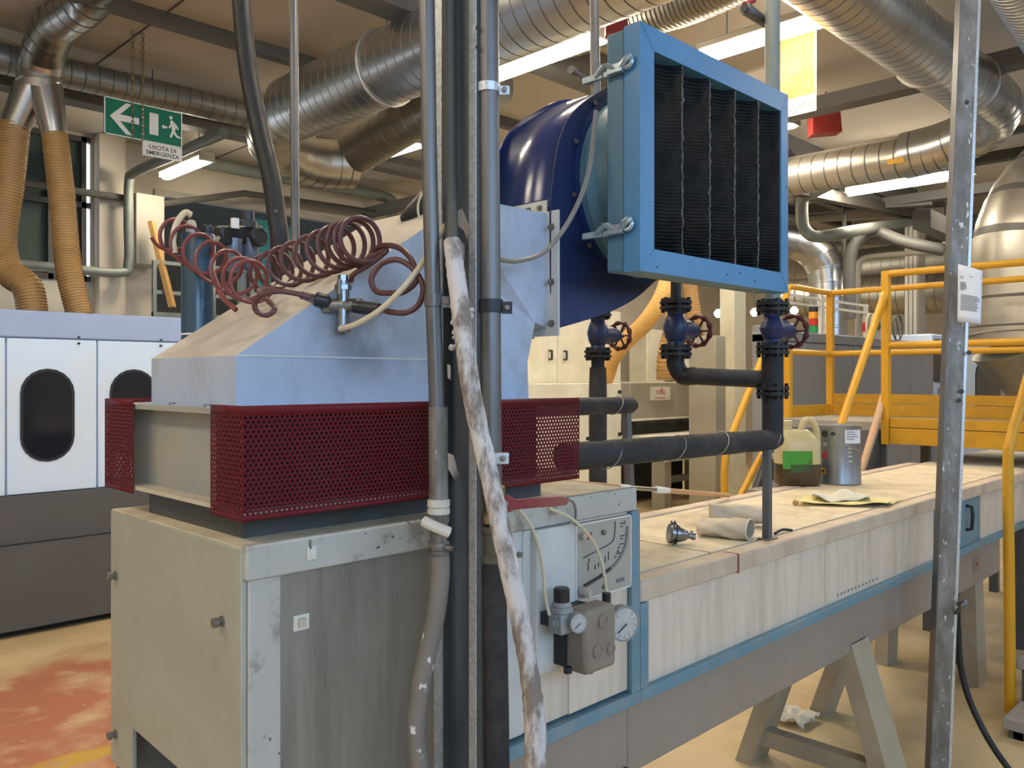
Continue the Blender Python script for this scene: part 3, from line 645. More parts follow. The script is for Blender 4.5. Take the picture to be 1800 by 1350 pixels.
# ================================================================== coil casing and red guard
t=thing('coil_casing','grey coil casing with flanges behind the red perforated guard','casing',(1.15,1.69,Z0))
zg0,zg1=1.42,1.622;ya,yb=Y0+.004,2.014;xe=1.598
MB().box(.745,1.55,1.448,1.88,Z0-.004,zg0+.012).build('neck',MT['neck_shade'],t)
MB().box(X0+.004,xe,ya,yb,zg0+.010,zg0+.018).build('bottom_flange',MT['dusty'],t)
MB().box(X0+.004,xe,ya,yb,zg1-.018,zg1-.008).build('top_flange',MT['casing_grey'],t)
MB().box(.74,1.46,1.41,1.96,zg0+.018,zg1-.018).build('shell',MT['casing_grey'],t)
MB().box(.735,1.46,1.378,1.41,zg0+.019,zg1-.019).build('fin_backing',MT['dark'],t)  # dark plates added behind the guard so its holes look dark
MB().box(.712,.735,1.378,1.486,zg0+.019,zg1-.019).build('fin_backing',MT['dark'],t)
for px,py in ((303,712),(365,712),(398,714)):
    p=PZ(px,py,zg1-.008) if False else PX(px,py,.735);MB().lathe((p.x,p.y,zg1-.009),(0,0,1),[(.007,0),(.007,.006),(.003,.007)],6).build('bolt',MT['bolt'],t)
for x in (.95,1.05,1.25,1.42): MB().lathe((x,1.40,zg1-.009),(0,0,1),[(.007,0),(.007,.006),(.003,.007)],6).build('bolt',MT['bolt'],t)
# perforated sheet
def perf(m,o,u,v,W,H,pu=.0102,pv=.0086,r=.0030):
    o=V(o);u=V(u).normalized();v=V(v).normalized();nu=max(2,round(W/pu));nv=round(H/pv);pu=W/nu;pv=H/nv
    def cell(x0,y0,hole):
        c=[(x0,y0),(x0+pu/2,y0),(x0+pu,y0),(x0+pu,y0+pv/2),(x0+pu,y0+pv),(x0+pu/2,y0+pv),(x0,y0+pv),(x0,y0+pv/2)]
        if not hole: return
        cx,cy=x0+pu/2,y0+pv/2
        ins=[(cx+r*math.cos(a),cy+r*math.sin(a)) for a in [math.radians(225+45*i) for i in range(8)]]
        P3=[o+u*a+v*b for a,b in c+ins]
        m.add(P3,[(i,(i+1)%8,8+(i+1)%8,8+i) for i in range(8)])
    for j in range(nv):
        y=j*pv
        if j%2==0:
            for i in range(nu): cell(i*pu,y,True)
        else:
            for i in range(nu-1): cell((i+.5)*pu,y,True)
            for x in (0,(nu-.5)*pu): m.add([o+u*x+v*y,o+u*(x+pu/2)+v*y,o+u*(x+pu/2)+v*(y+pv),o+u*x+v*(y+pv)],[(0,1,2,3)])
t=thing('perforated_guard','dark red perforated sheet guard round the coil casing','guard',(1.15,Y0,zg0))
zz=zg1-zg0
def edged(o,u,W):      # perforated sheet with plain folded margins at top and bottom
    m=MB();o=V(o);u=V(u);e1,e2=.008,.017
    perf(m,o+V((0,0,e1)),u,(0,0,1),W,zz-e1-e2)
    for za,zb_ in ((0,e1),(zz-e2,zz)): m.quad(o+V((0,0,za)),o+u*W+V((0,0,za)),o+u*W+V((0,0,zb_)),o+V((0,0,zb_)))
    return m
m1=edged((X0,Y0,zg0),(1,0,0),1.60-X0);m1.build('front_sheet',MT['red_mesh'],t,solid=.0014)
m1=edged((X0,Y0,zg0),(0,1,0),.121);m1.build('corner_sheet',MT['red_mesh'],t,solid=.0014)
m1=edged((X0,1.85,zg0+.002),(0,1,0),.168);m1.build('rear_corner_sheet',MT['red_mesh'],t,solid=.0014)
m1=edged((X0,2.018,zg0+.002),(1,0,0),.90);m1.build('rear_sheet',MT['red_mesh'],t,solid=.0014)
# ================================================================== hood
t=thing('exhaust_hood','grey sloping sheet metal hood between the coil and the blue fan','hood',(1.15,1.68,zg1))
hx0,hx1,hy0,hy1=.75,1.545,1.485,1.88;zb,zk=zg1-.009,1.713;zt=2.092;xt=hx0+(zt-zk)/.655
yd=1.458
F=[(hx0,zb),(hx1,zb),(1.539,zk),(1.442,1.878),(1.30,2.0),(hx0,zk)]   # front outline (lower, at hy0)
mm=MB()
L1a=V((1.413,yd,1.94));L1b=V((1.54,yd,1.811));T=V((xt,yd+.012,zt));
A=V((hx0,hy0,zb));B=V((hx1,hy0,zb));C=V((1.541,hy0,zk));D=V((1.442,hy0,1.878));E=V((xt-.10,hy0,zt-.0655));Fv=V((hx0,hy0,zk))
G1=V((1.583,yd,1.80));G2=V((1.583,yd,zt));T2=V((xt,hy0,zt))
rA,rB,rC,rF,rT=V((hx0,hy1,zb)),V((hx1,hy1,zb)),V((1.541,hy1,zk)),V((hx0,hy1,zk)),V((xt,hy1,zt))
rG1,rG2=V((1.583,1.665,1.80)),V((1.583,1.665,zt))
Tn=V((xt+.02,yd,zt))
vs=[A,B,C,D,Fv,T2,L1a,L1b,G1,G2,Tn,rA,rB,rC,rF,rT,rG1,rG2]
iA,iB,iC,iD,iF,iT2,iL1,iL2,iG1,iG2,iTn,jA,jB,jC,jF,jT,jG1,jG2=range(18)
mm.add(vs,[(iA,iB,iC,iD,iT2,iF),(iD,iC,iL2,iL1),(iT2,iD,iL1,iTn),(iTn,iL1,iL2,iG1,iG2),(iA,iF,jF,jA),(iF,iT2,jT,jF),(iT2,iTn,iG2,jG2,jT),(jA,jF,jT,jC,jB),(jT,jG2,jG1,jC),(iB,jB,jC,iC),(iC,jC,jG1,iG1,iL2),(iG1,jG1,jG2,iG2),(iA,jA,jB,iB)])
mm.mi[5]=1;mm.mi[6]=1;mm.build('hood_shell',[MT['hood'],MT['hood_dust']],t,sharp=8)
MB().box(hx0-.001,1.25,hy0-.0015,hy0,zk-.0015,zk+.0015).build('fold_seam',MT['cover_white'],t)
MB().box(hx0-.02,hx1+.02,hy0-.02,hy1+.02,zb-.0005,zb+.004).build('foot_flange',MT['hood'],t)
fl=MB();z0,z1=1.778,2.097;fx=1.583
fl.box(fx,fx+.006,1.418,yd,z0,z1);fl.box(fx,fx+.006,1.665,1.70,z0,z1);fl.box(fx,fx+.006,yd,1.665,z0,1.80);fl.box(fx,fx+.006,yd,1.665,zt,z1+.03)
fl.build('outlet_flange',MT['cover_white'],t)
for z in (1.81,1.915,2.055): MB().lathe((fx,1.44,z),(-1,0,0),[(.010,0),(.010,.003),(.007,.003),(.007,.009),(.003,.010)],6).build('bolt',MT['bolt'],t)
for y in (1.48,1.52): MB().lathe((fx,y,z1+.012),(-1,0,0),[(.008,0),(.008,.003),(.006,.003),(.006,.008)],6).build('bolt',MT['bolt'],t)
MB().box(fx-.055,fx,1.50,1.66,1.772,1.80).build('outlet_rib',MT['casing_grey'],t)
# grime rubbed round the hose fitting on the hood side
def grime():
    m=MT['hood'];nt=m.node_tree;N=nt.nodes;L=nt.links;b=N['Principled BSDF'];src=b.inputs['Base Color'].links[0].from_socket
    g=N.new('ShaderNodeNewGeometry');out=src
    for px,py,R,amt in ((612,575,.13,.75),(690,545,.17,.45),(650,600,.14,.4)):
        d=N.new('ShaderNodeVectorMath');d.operation='DISTANCE';L.new(g.outputs['Position'],d.inputs[0]);d.inputs[1].default_value=PY(px,py,1.485)
        mr=N.new('ShaderNodeMapRange');mr.inputs[1].default_value=R;mr.inputs[2].default_value=0;mr.inputs[3].default_value=0;mr.inputs[4].default_value=amt;L.new(d.outputs['Value'],mr.inputs[0])
        n=N.new('ShaderNodeTexNoise');n.inputs['Scale'].default_value=11;n.inputs['Detail'].default_value=6;L.new(g.outputs['Position'],n.inputs[0])
        nr=N.new('ShaderNodeMapRange');nr.inputs[1].default_value=.35;nr.inputs[2].default_value=.65;L.new(n.outputs[0],nr.inputs[0])
        mu=N.new('ShaderNodeMath');mu.operation='MULTIPLY';L.new(mr.outputs[0],mu.inputs[0]);L.new(nr.outputs[0],mu.inputs[1])
        x=N.new('ShaderNodeMix');x.data_type='RGBA';L.new(mu.outputs[0],x.inputs[0]);L.new(out,x.inputs[6]);x.inputs[7].default_value=(.10,.10,.11,1);out=x.outputs[2]
    L.new(out,b.inputs['Base Color'])
grime()
# black hose end lying on the slope
tubeobj('rubber_hose','short fat black rubber hose lying on the hood slope behind the column',[P(722,392,2.1),P(738,372,2.08),P(765,345,2.1),P(800,330,2.15),P(840,335,2.2)],.032,'rubber','hose',14)
tubeobj('cable','thin pale cable looping above the black rubber hose',[P(752,405,2.02),P(738,385,2.02),P(735,360,2.02),P(745,335,2.02),P(760,325,2.03)],.003,'tube_clear','cable',6)
# ================================================================== fan
t=thing('blower_fan','dark blue centrifugal fan with scroll housing behind the filter box','fan',(1.9,1.55,1.80))
SP=[(1.592,1.802),(1.72,1.832),(1.86,1.872),(1.96,1.915),(2.05,1.98),(2.15,2.06),(2.23,2.17),(2.26,2.28),(2.22,2.40),(2.13,2.48),(2.02,2.515),(1.92,2.51),(1.84,2.475),(1.766,2.425),(1.70,2.385),(1.655,2.34),(1.622,2.28),(1.606,2.21),(1.592,2.11)]
sc_=[V((a,0,b)) for a,b in SP];pts=spline(sc_,4)
for _ in range(14): pts=[pts[0]]+[(pts[i-1]+pts[i]*2+pts[i+1])/4 for i in range(1,len(pts)-1)]+[pts[-1]]
y0,y1=1.446,1.672
mm=MB();n=len(pts);vs=[(p.x,y0,p.z) for p in pts]+[(p.x,y1,p.z) for p in pts];mm.add(vs,[(i,i+1,n+i+1,n+i) for i in range(n-1)]);mm.build('scroll_shell',MT['fan_blue'],t,solid=.003)
def plate(y,th,gr):
    c=V((1.93,0,2.19));q=[p+(p-c).normalized()*gr for p in pts];return MB().prism([(p.x,y,p.z) for p in q],(0,th,0))
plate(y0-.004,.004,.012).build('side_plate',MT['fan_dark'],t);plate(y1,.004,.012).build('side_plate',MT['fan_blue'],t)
ic=V((1.935,0,2.205))
MB().lathe((ic.x,y0-.004,ic.z),(0,-1,0),[(.268,0),(.268,.008),(.255,.008)],40).build('inlet_ring',MT['fan_blue'],t)
MB().lathe((ic.x,y0-.012,ic.z),(0,-1,0),[(.250,0),(.250,.02),(.235,.04),(.235,.115)],40).build('inlet_cone',MT['filter_blue2'],t)
for k in range(12):
    a=k*math.pi/6+.2;MB().lathe((ic.x+.285*math.cos(a)*.96,y0-.006,ic.z+.285*math.sin(a)*.96),(0,-1,0),[(.007,0),(.007,.005)],6).build('bolt',MT['bolt'],t) if abs(math.sin(a))<.7 or math.cos(a)<-.5 else None
tubeobj('earth_cable','thin grey cable curving from the filter box to the column',[P(1048,195,2.12),P(1036,300,2.08),P(1005,380,2.05),P(960,440,2.02),P(915,458,1.98),P(880,456,1.9),P(850,440,1.80)],.006,'tube_grey','cable',8)
# ================================================================== filter box
fxl,fxr=1.65,2.403;yF,yB=1.213,1.318;zf0,zf1=1.930,2.533
t=thing('filter_box','light blue filter box with dark pleated filter in front of the fan','filter',((fxl+fxr)/2,1.27,zf0))
ym=1.263
mm=MB();fw=.058
mm.box(fxl,fxr,yF,ym-.0015,zf1-fw,zf1);mm.box(fxl,fxr,yF,ym-.0015,zf0,zf0+fw);mm.box(fxl,fxl+fw,yF,ym-.0015,zf0+fw,zf1-fw);mm.box(fxr-fw*.75,fxr,yF,ym-.0015,zf0+fw,zf1-fw)
mm.build('front_frame',MT['filter_blue'],t)
for s,a,b in ((1,(fxl,zf1),(fxl+fw,zf1-fw)),(1,(fxl,zf0),(fxl+fw,zf0+fw)),(1,(fxr,zf1),(fxr-fw*.75,zf1-fw)),(1,(fxr,zf0),(fxr-fw*.75,zf0+fw))):
    MB().bar((a[0],yF-.0003,a[1]),(b[0],yF-.0003,b[1]),.0012,.001,(0,1,0)).build('mitre_weld',MT['filter_blue2'],t)
mm=MB();mm.box(fxl+.004,fxr-.004,ym+.0015,yB,zf0+.004,zf1-.004);mm.build('rear_frame',MT['filter_blue2'],t,bevel=.004)
# pleats: five bays with valleys
mx0,mx1,mz0,mz1=fxl+fw,fxr-fw*.75,zf0+fw,zf1-fw
nb=5;bw=(mx1-mx0)/nb
for k in range(nb):
    mm=MB();xa=mx0+k*bw;N_=10;col=[]
    for i in range(N_+1):
        s=i/N_;x=xa+bw*s;dp=.006+.040*math.sin(math.pi*s)**.7;col.append((x,yF+dp))
    vs=[(x,y,mz0) for x,y in col]+[(x,y,mz1) for x,y in col]
    mm.add(vs,[(i,i+1,N_+2+i,N_+1+i) for i in range(N_)]);mm.build('filter_pleat',MT['filter_media'],t,solid=.002)
for k in range(1,nb):
    mm=MB();x=mx0+k*bw
    pts=[(x+random.uniform(-.0025,.0025),yF+.005+random.uniform(-.002,.002),mz0+(mz1-mz0)*i/60) for i in range(61)]
    mm.tube(pts,[random.uniform(.0012,.0032) for _ in pts],5);mm.build('pleat_ridge',MT['media_fray'],t)
def latch(z):
    o=MB();x=fxl
    l=MB().box(x-.006,x,1.30,1.345,z-.012,z+.008);l.box(x-.014,x-.004,1.30,1.385,z-.013,z+.004);l.box(x-.02,x-.004,1.255,1.30,z-.012,z+.012);lb=l.build('latch_base',MT['latch'],t,bevel=.002)
    m2=MB();m2.tube(spline([(x-.010,1.34,z-.004),(x-.018,1.305,z+.012),(x-.012,1.27,z-.002),(x-.016,1.245,z+.012),(x-.008,1.232,z+.022)],8),.008,8);m2.build('latch_lever',MT['latch'],lb)
    m2=MB();m2.tube([(x-.008+.002*math.sin(a),1.245+.014*math.cos(a),z+.010+.014*math.sin(a)) for a in [i*math.pi/6 for i in range(12)]],.006,6,closed=True);m2.build('latch_loop',MT['latch'],lb)
    m2=MB();m2.cyl((x-.012,1.318,z-.015),(x-.012,1.318,z+.022),.004,8);m2.build('latch_pin',MT['bolt'],lb)
latch(2.43);latch(2.035)
for x,z in ((1.72,1.945),(2.05,1.955),(2.12,1.965),(2.2,1.95),(2.388,2.25)): MB().lathe((x,yF,z),(0,-1,0),[(.003,0),(.003,.0008)],8).build('screw',MT['ink'],t)
# ================================================================== conveyor tunnel
xc0,xc1=1.845,5.71;zl=1.122
t=thing('conveyor_tunnel','long low beige conveyor tunnel with blue trim on the right','conveyor',((xc0+xc1)/2,1.69,0))
xs=PY(1297,980,1.355).x
for a,b in ((xc0,xs-.002),(xs+.002,xc1)): MB().box(a,b,1.352,1.418,zl-.058,zl).build('lid_front_strip',MT['lid_edge'],t,bevel=.006)
for a,b in ((xc0,xs-.036),(xs-.022,4.0),(4.006,xc1)):
    MB().box(a,b,1.436,1.962,zl-.03,zl-.003).build('lid_panel',MT['lid'],t,bevel=.002)
MB().box(xc0,xc1,1.977,2.045,zl-.05,zl).build('lid_rear_strip',MT['lid_edge'],t,bevel=.006)
MB().box(xs-.0035,xs+.0015,1.3505,1.40,zl-.06,zl+.0005).build('seam_stain',MT['red_stain'],t)
MB().box(xc0,xc1,1.40,2.0,.84,zl-.06).build('core',MT['dark'],t)
yp=1.372
seams=[xc0+.03,PY(1450,1000,yp).x,PY(1641,950,yp).x]
for a,b in zip(seams,seams[1:]): MB().box(a+.0015,b-.0015,yp,yp+.02,.83,zl-.058).build('side_panel',MT['panel_white'],t)
xb0,xb1=seams[2],PY(1722,930,yp).x
MB().box(xb0+.002,xb1-.002,yp-.004,yp+.02,.83,zl-.058).build('side_door',MT['blue_rail'],t,bevel=.002)
mm=MB();xh=PY(1697,930,yp).x
mm.tube([(xh,yp-.004,1.03),(xh,yp-.03,1.025),(xh,yp-.034,.99),(xh,yp-.03,.915),(xh,yp-.004,.91)],.009,8);mm.build('door_handle',MT['black_metal'],t)
MB().box(xb1+.002,xc1,yp,yp+.02,.83,zl-.058).build('side_panel',MT['panel_white'],t)
for a,b in ((1.842,1.879),): MB().box(a,b,1.352,1.40,.83,1.315 if a<1.82 else zl-.06).build('end_post',MT['blue_rail'],t,bevel=.002)
MB().box(1.842,xc1,1.350,1.405,.797,.83).build('bottom_rail',MT['blue_rail'],t,bevel=.003)
MB().box(1.842,xc1-.45,1.395,1.44,.587,.797).build('side_beam',MT['beam_paint'],t,bevel=.003)
MB().box(1.842,xc1-.45,1.94,1.985,.587,.797).build('side_beam',MT['beam_paint'],t,bevel=.003)
for x in (2.9,4.6): MB().box(x,x+.05,1.44,1.94,.60,.68).build('cross_member',MT['steel_beam'],t)
for x in (2.05,3.05,4.25): MB().cyl((x,1.38,.80),(x,1.38,.783),.008,8).build('rail_bolt',MT['bolt'],t)
for px in (1510,1534,1558): pass
mm=MB()
for i in range(12):
    p=PY(1473+6.2*i,1046-2.6*i,yp-.0006);mm.box(p.x-.006,p.x+.006,yp-.0012,yp,p.z-.004,p.z+.004)
mm.build('stencil_marks',MT['ink_grey'],t)
p=PY(1716,994,1.394);lg=MB().box(p.x-.05,p.x+.05,1.3925,1.395,p.z-.035,p.z+.045).build('maker_plate',MT['tin'],t)
text_mb('cefla',.026,(p.x,1.392,p.z+.006),(1,0,0),(0,0,1)).build('logo_print',MT['ink_red'],lg)
# splayed trestle legs
def trestle(x,yf,yr,zt_=.60):
    k=MB().prism([(x-.055,1.47,zt_),(x+.055,1.47,zt_),(x+.075,yf,0),(x-.075,yf,0)],(0,.07,0)).build('leg',MT['leg_grey'],t)
    k=MB().prism([(x-.055,1.90,zt_),(x+.055,1.90,zt_),(x+.06,yr,0),(x-.06,yr,0)],(0,-.06,0)).build('leg',MT['leg_grey'],t)
    z=.10;MB().bar((x-.02,yf+.07,z),(x-.02,yr-.04,z),.05,.06).build('leg_brace',MT['leg_grey'],t)
    for y in (yf+.035,yr-.03): MB().box(x-.09,x+.09,y-.05,y+.05,0,.012).build('foot_plate',MT['steel_dark'],t)
def leg(x,hw,ya,yb,th):
    MB().prism([(x-hw,ya,.62),(x+hw,ya,.62),(x+hw*1.1,yb,0),(x-hw*1.1,yb,0)],(0,th,0)).build('leg',MT['leg_grey'],t)
leg(3.36,.08,1.39,1.20,.075);leg(3.36,.07,1.62,1.83,.075);leg(4.05,.07,1.62,1.83,.075)
MB().bar((3.33,1.26,.13),(3.33,1.84,.13),.06,.07).build('leg_brace',MT['leg_grey'],t)
MB().box(3.30,3.42,1.39,1.70,.55,.62).build('leg_head',MT['leg_grey'],t);MB().box(3.99,4.11,1.44,1.75,.57,.62).build('leg_head',MT['leg_grey'],t)
leg(5.05,.07,1.44,1.42,.075);leg(5.05,.07,1.88,1.90,.075)
# caster under the far end
cp=P(1690,1072,4.9)
cs=thing('caster_wheel','dark red caster wheel under the far end of the conveyor','caster',(cp.x,cp.y,0))
mm=MB();mm.cyl((cp.x-.03,cp.y,.07),(cp.x+.03,cp.y,.07),.07,20);mm.build('wheel',MT['rubber'],cs)
mm=MB();mm.box(cp.x-.045,cp.x-.036,cp.y-.03,cp.y+.03,.05,.20);mm.box(cp.x+.036,cp.x+.045,cp.y-.03,cp.y+.03,.05,.20);mm.box(cp.x-.06,cp.x+.06,cp.y-.05,cp.y+.05,.19,.21);mm.build('fork',MT['wheel_red'],cs)
mm=MB();mm.box(cp.x-.02,cp.x+.02,cp.y-.02,cp.y+.02,.21,.59);mm.build('stem',MT['leg_grey'],cs)
# ================================================================== column in the foreground
xf,yr,yl=1.094,1.19,1.3145
t=thing('steel_column','dark steel channel column in the foreground with galvanised edges','column',(xf+.02,1.25,0))
MB().box(xf+.036,xf+.042,yr,yl,0,ZC).build('web',MT['steel_dark'],t)
MB().box(xf,xf+.036,yl-.006,yl,0,ZC).build('flange',MT['steel_brown'],t)
MB().box(xf,xf+.036,yr,yr+.006,0,ZC).build('flange',MT['steel_brown'],t)
MB().box(xf-.003,xf+.001,yl-.024,yl,0,ZC).build('edge_strip',MT['galv_edge'],t)
MB().box(xf-.003,xf+.001,yr,yr+.019,0,ZC).build('edge_strip',MT['galv_edge'],t)
for py in (48,82): p=PX(839,py,xf-.003);MB().lathe((xf-.003,p.y,p.z),(-1,0,0),[(.0045,0),(.0045,.0006)],10).build('bolt_hole',MT['ink'],t)
# plaster smears on the column
for pts in (((803,372),(812,366),(826,400),(832,425),(824,428),(815,405),(806,398)),((808,425),(816,428),(817,460),(810,462)),((812,470),(817,472),(816,500),(811,498))):
    MB().prism([PX(a,b,xf+.0345) for a,b in pts],V((.0015,0,0))).build('plaster_smear',MT['hose_white'],t)
for pts in (((784,795),(796,800),(806,835),(800,845),(788,825)),((786,640),(791,642),(792,668),(787,664))):
    MB().prism([PX(a,b,xf-.0045) for a,b in pts],V((.0015,0,0))).build('plaster_smear',MT['hose_white'],t)
# left conduit with valve and hose
t=thing('conduit_pipe','galvanised conduit pipe along the left of the column ending in a white valve','pipe',P(772,900,1.61))
mm=MB();mm.tube([P(746,-330,1.63),P(750,-30,1.61),P(755,300,1.61),P(762,550,1.61),P(768,720,1.61)],.0150,20);mm.build('upper_pipe',MT['galv'],t)
mm=MB();mm.tube([P(770,715,1.61),P(771,880,1.61)],.0185,20);mm.build('lower_pipe',MT['galv_dirty'],t)
mm=MB();mm.lathe(P(771,905,1.61),(0,0,1),[(.018,0),(.022,.003),(.022,.012),(.019,.014),(.022,.017),(.022,.028),(.018,.031)],20);mm.build('union_nut',MT['valve_white'],t)
mm=MB();mm.lathe(P(771,962,1.61),(0,0,1),[(.016,0),(.021,.003),(.021,.010),(.016,.014),(.018,.03),(.018,.045),(.021,.05),(.021,.062)],20);v=mm.build('valve_body',MT['galv_dirty'],t)
mm=MB();a,b=P(745,916,1.575),P(790,936,1.575);mm.tube(spline([a,P(756,922,1.57),P(770,928,1.57),b],6),.0105,10);mm.cyl(P(764,926,1.60),P(764,926,1.565),.007,10);mm.build('valve_handle',MT['valve_white'],v)
mm=MB();p=P(772,970,1.61);mm.lathe(p-V((0,0,.005)),(0,0,1),[(.0195,0),(.021,.001),(.021,.010),(.0195,.011)],20);mm.cyl(P(784,962,1.595),P(795,964,1.59),.006,8);mm.build('hose_clamp',MT['galv'],t)
mm=MB();mm.tube(spline([P(772,955,1.61),P(774,1010,1.61),P(765,1085,1.605),P(748,1160,1.60),P(737,1220,1.60),P(732,1290,1.60),P(740,1370,1.61),P(752,1450,1.63)],8),.0185,18);mm.build('lower_hose',MT['hose_brown'],t)
def clampring(par,px,py,d,r,m,h=.016,ear=1,name='pipe_clamp'):
    p=P(px,py,d);mm=MB();mm.lathe(p-V((0,0,h/2)),(0,0,1),[(r,0),(r+.003,.0005),(r+.003,h-.0005),(r,h)],20)
    e=P(px+ear*(r+.011)/d*FPX,py+3,d-.004);mm.obox(e,((.010/R2),-.010/R2,0),(.003/R2,.003/R2,0),(0,0,h*.45));c=mm.build(name,MT[m],par)
    MB().lathe(e,V((-1,-1,0)),[(.0055,0),(.0055,.008),(.003,.009)],6).build('clamp_screw',MT['bolt'],c)
clampring(t,762,528,1.61,.0150,'galv',.024)
# right conduit
t=thing('conduit_pipe','galvanised conduit pipe along the right of the column, above the red lever','pipe',P(864,850,1.63))
mm=MB();mm.tube([P(856,-330,1.65),P(858,-30,1.63),P(861,420,1.63),P(864,850,1.63)],.0205,20);mm.build('pipe_run',MT['galv'],t)
clampring(t,858,156,1.63,.0205,'galv_edge',.018)
clampring(t,862,538,1.63,.0215,'black_metal',.026)
mm=MB();a=P(878,806,1.60);mm.obox(a,(.018/R2,-.018/R2,0),(.002/R2,.002/R2,0),(0,0,.011));b=mm.build('bracket',MT['galv_edge'],t,bevel=.002)
MB().lathe(P(884,806,1.597),V((-1,-1,0)),[(.006,0),(.006,.005),(.003,.006)],6).build('clamp_screw',MT['bolt'],b)
t=thing('ball_valve','ball valve with a long red lever beside the column','valve',P(866,905,1.635))
mm=MB();mm.lathe(P(866,920,1.635),(0,0,1),[(.02,0),(.024,.002),(.024,.018),(.018,.024),(.02,.05),(.024,.055),(.024,.072),(.02,.075)],16);mm.build('valve_body',MT['brass'],t)
mm=MB();d=1.605;mm.prism([P(872,880,d),P(892,870,d),P(905,878,d),P(990,873,d),P(1001,880,d),P(996,888,d),P(905,896,d),P(888,904,d),P(872,898,d)],V((.004,.004,0)));lv=mm.build('lever',MT['lever_red'],t,bevel=.0015)
MB().lathe(P(886,886,1.60),V((-1,-1,0)),[(.009,0),(.009,.006),(.005,.008)],6).build('lever_nut',MT['bolt'],t)
mm=MB();mm.tube([P(866,985,1.64),P(868,1100,1.64),P(871,1250,1.64),P(873,1420,1.64)],.0265,18);mm.build('insulated_pipe',MT['insul'],None,'black insulated pipe dropping below the red lever valve','pipe')
mm=MB();mm.lathe(P(866,990,1.64),(0,0,1),[(.024,0),(.027,.004),(.027,.016),(.022,.02),(.022,.06),(.026,.062),(.026,.074)],16);mm.build('pipe_union',MT['steel_brown'],None,'brown pipe union between the red lever valve and the black pipe','fitting')
# white crusted hose
t=thing('crusted_hose','crusted whitish hose slanting down in front of the column','hose',P(938,1350,1.5))
pts=spline([P(795,425,1.60),P(800,470,1.575),P(808,530,1.55),P(816,600,1.53),P(829,690,1.52),P(850,790,1.51),P(870,880,1.50),P(893,990,1.49),P(913,1085,1.485),P(930,1180,1.48),P(940,1270,1.48),P(940,1360,1.485),P(936,1440,1.49)],8)
random.seed(3);mm=MB();mm.tube(pts,[.0172*random.uniform(.96,1.05)*(1+.10*(len(pts)-i<22)) for i,_ in enumerate(pts)],18);mm.build('hose_sleeve',MT['hose_white'],t)
mm=MB();mm.tube([P(787,-330,1.665),P(789,0,1.66),P(791,300,1.655),P(794,440,1.61)],.0135,14);mm.build('hose_upper',MT['steel_brown'],t)
random.seed(11);mm=MB()
for k in range(26):
    p=P(806+random.uniform(-12,22),560+random.uniform(-60,55),1.545+random.uniform(-.004,.012));r=random.uniform(.003,.008)
    mm.lathe(p-V((0,0,r)),V((random.uniform(-.3,.3),random.uniform(-.3,.3),1)),[(.001,0),(r*.8,r*.5),(r,r),(r*.7,r*1.6),(.001,r*2)],6)
mm.build('plaster_crust',MT['hose_white'],t,kind='stuff')
# leaning channel post at the right with a sheet of paper
t=thing('channel_post','leaning galvanised channel post at the right with paper taped on','post',P(1652,1368,3.48))
def lean(px0,py0,px1,py1,d0,d1,wp,off=0): pass
a,b=P(1706,-60,3.62),P(1650,1372,3.48);tt=(b-a).normalized();sd=V((1,-1,0)).normalized();fw=tt.cross(sd).normalized()
if fw.x+fw.y>0: fw=-fw
L=(b-a).length;c=(a+b)/2
MB().obox(c,tt*L/2,sd*.036,fw*.003).build('web',MT['galv_dirty'],t)
MB().obox(c+sd*.036-fw*.02,tt*L/2,sd*.003,fw*.022).build('flange',MT['galv'],t)
MB().obox(c-sd*.036-fw*.02,tt*L/2,sd*.003,fw*.022).build('flange',MT['galv'],t)
MB().obox(c+sd*.042+fw*.001,tt*L/2,sd*.006,fw*.004).build('edge_strip',MT['galv_edge'],t)
for px,py in ((1690,688),(1686,704),(1699,180),(1703,620)):
    p=P(px,py,3.53);MB().lathe(p,fw,[(.010,0),(.010,.004),(.004,.005)],8).build('bolt',MT['ink'],t)
a=[P(1684,464,3.50),P(1727,476,3.46),P(1724,570,3.45),P(1683,566,3.49)]
n=8;mm=MB();vs=[]
for j in range(n+1):
    for i in range(n+1):
        u,v=i/n,j/n;p=(a[0]*(1-u)+a[1]*u)*(1-v)+(a[3]*(1-u)+a[2]*u)*v;vs.append(p+V((-1,-1,0))*.006*math.sin(u*3.1)*(0.4+v))
mm.add(vs,[(j*(n+1)+i,j*(n+1)+i+1,(j+1)*(n+1)+i+1,(j+1)*(n+1)+i) for j in range(n) for i in range(n)])
pp=mm.build('notice_sheet',MT['paper'],None,'white printed sheet taped to the leaning channel post','paper',solid=.0008)
mm=MB();random.seed(5)
def pt(u,v):
    p=(a[0]*(1-u)+a[1]*u)*(1-v)+(a[3]*(1-u)+a[2]*u)*v;return p+V((-1,-1,0))*(.006*math.sin(u*3.1)*(0.4+v)+.0016)
rows=[(.17,.45,.58)]+[(.20+.03*i,.08,.20) for i in range(2)]+[(.30+.022*i,.08,.26+random.uniform(-.05,.08)) for i in range(7)]+[(.52+.026*i,.10,.85+random.uniform(-.12,.06)) for i in range(11)]
for v,u0,u1 in rows:
    k=6
    for i in range(k):
        ua,ub=u0+(u1-u0)*i/k,u0+(u1-u0)*(i+.93)/k;hh=.006
        mm.quad(pt(ua,v-hh),pt(ub,v-hh),pt(ub,v+hh),pt(ua,v+hh))
mm.build('print_lines',MT['ink_grey'],pp)
tubeobj('rubber_hose','black spattered hose trailing from the leaning post to the floor',[P(1682,1060,3.56),P(1684,1120,3.56),P(1690,1180,3.55),P(1706,1235,3.52),P(1735,1295,3.46),P(1768,1345,3.42),P(1800,1385,3.38)],.013,'rubber','hose',12)
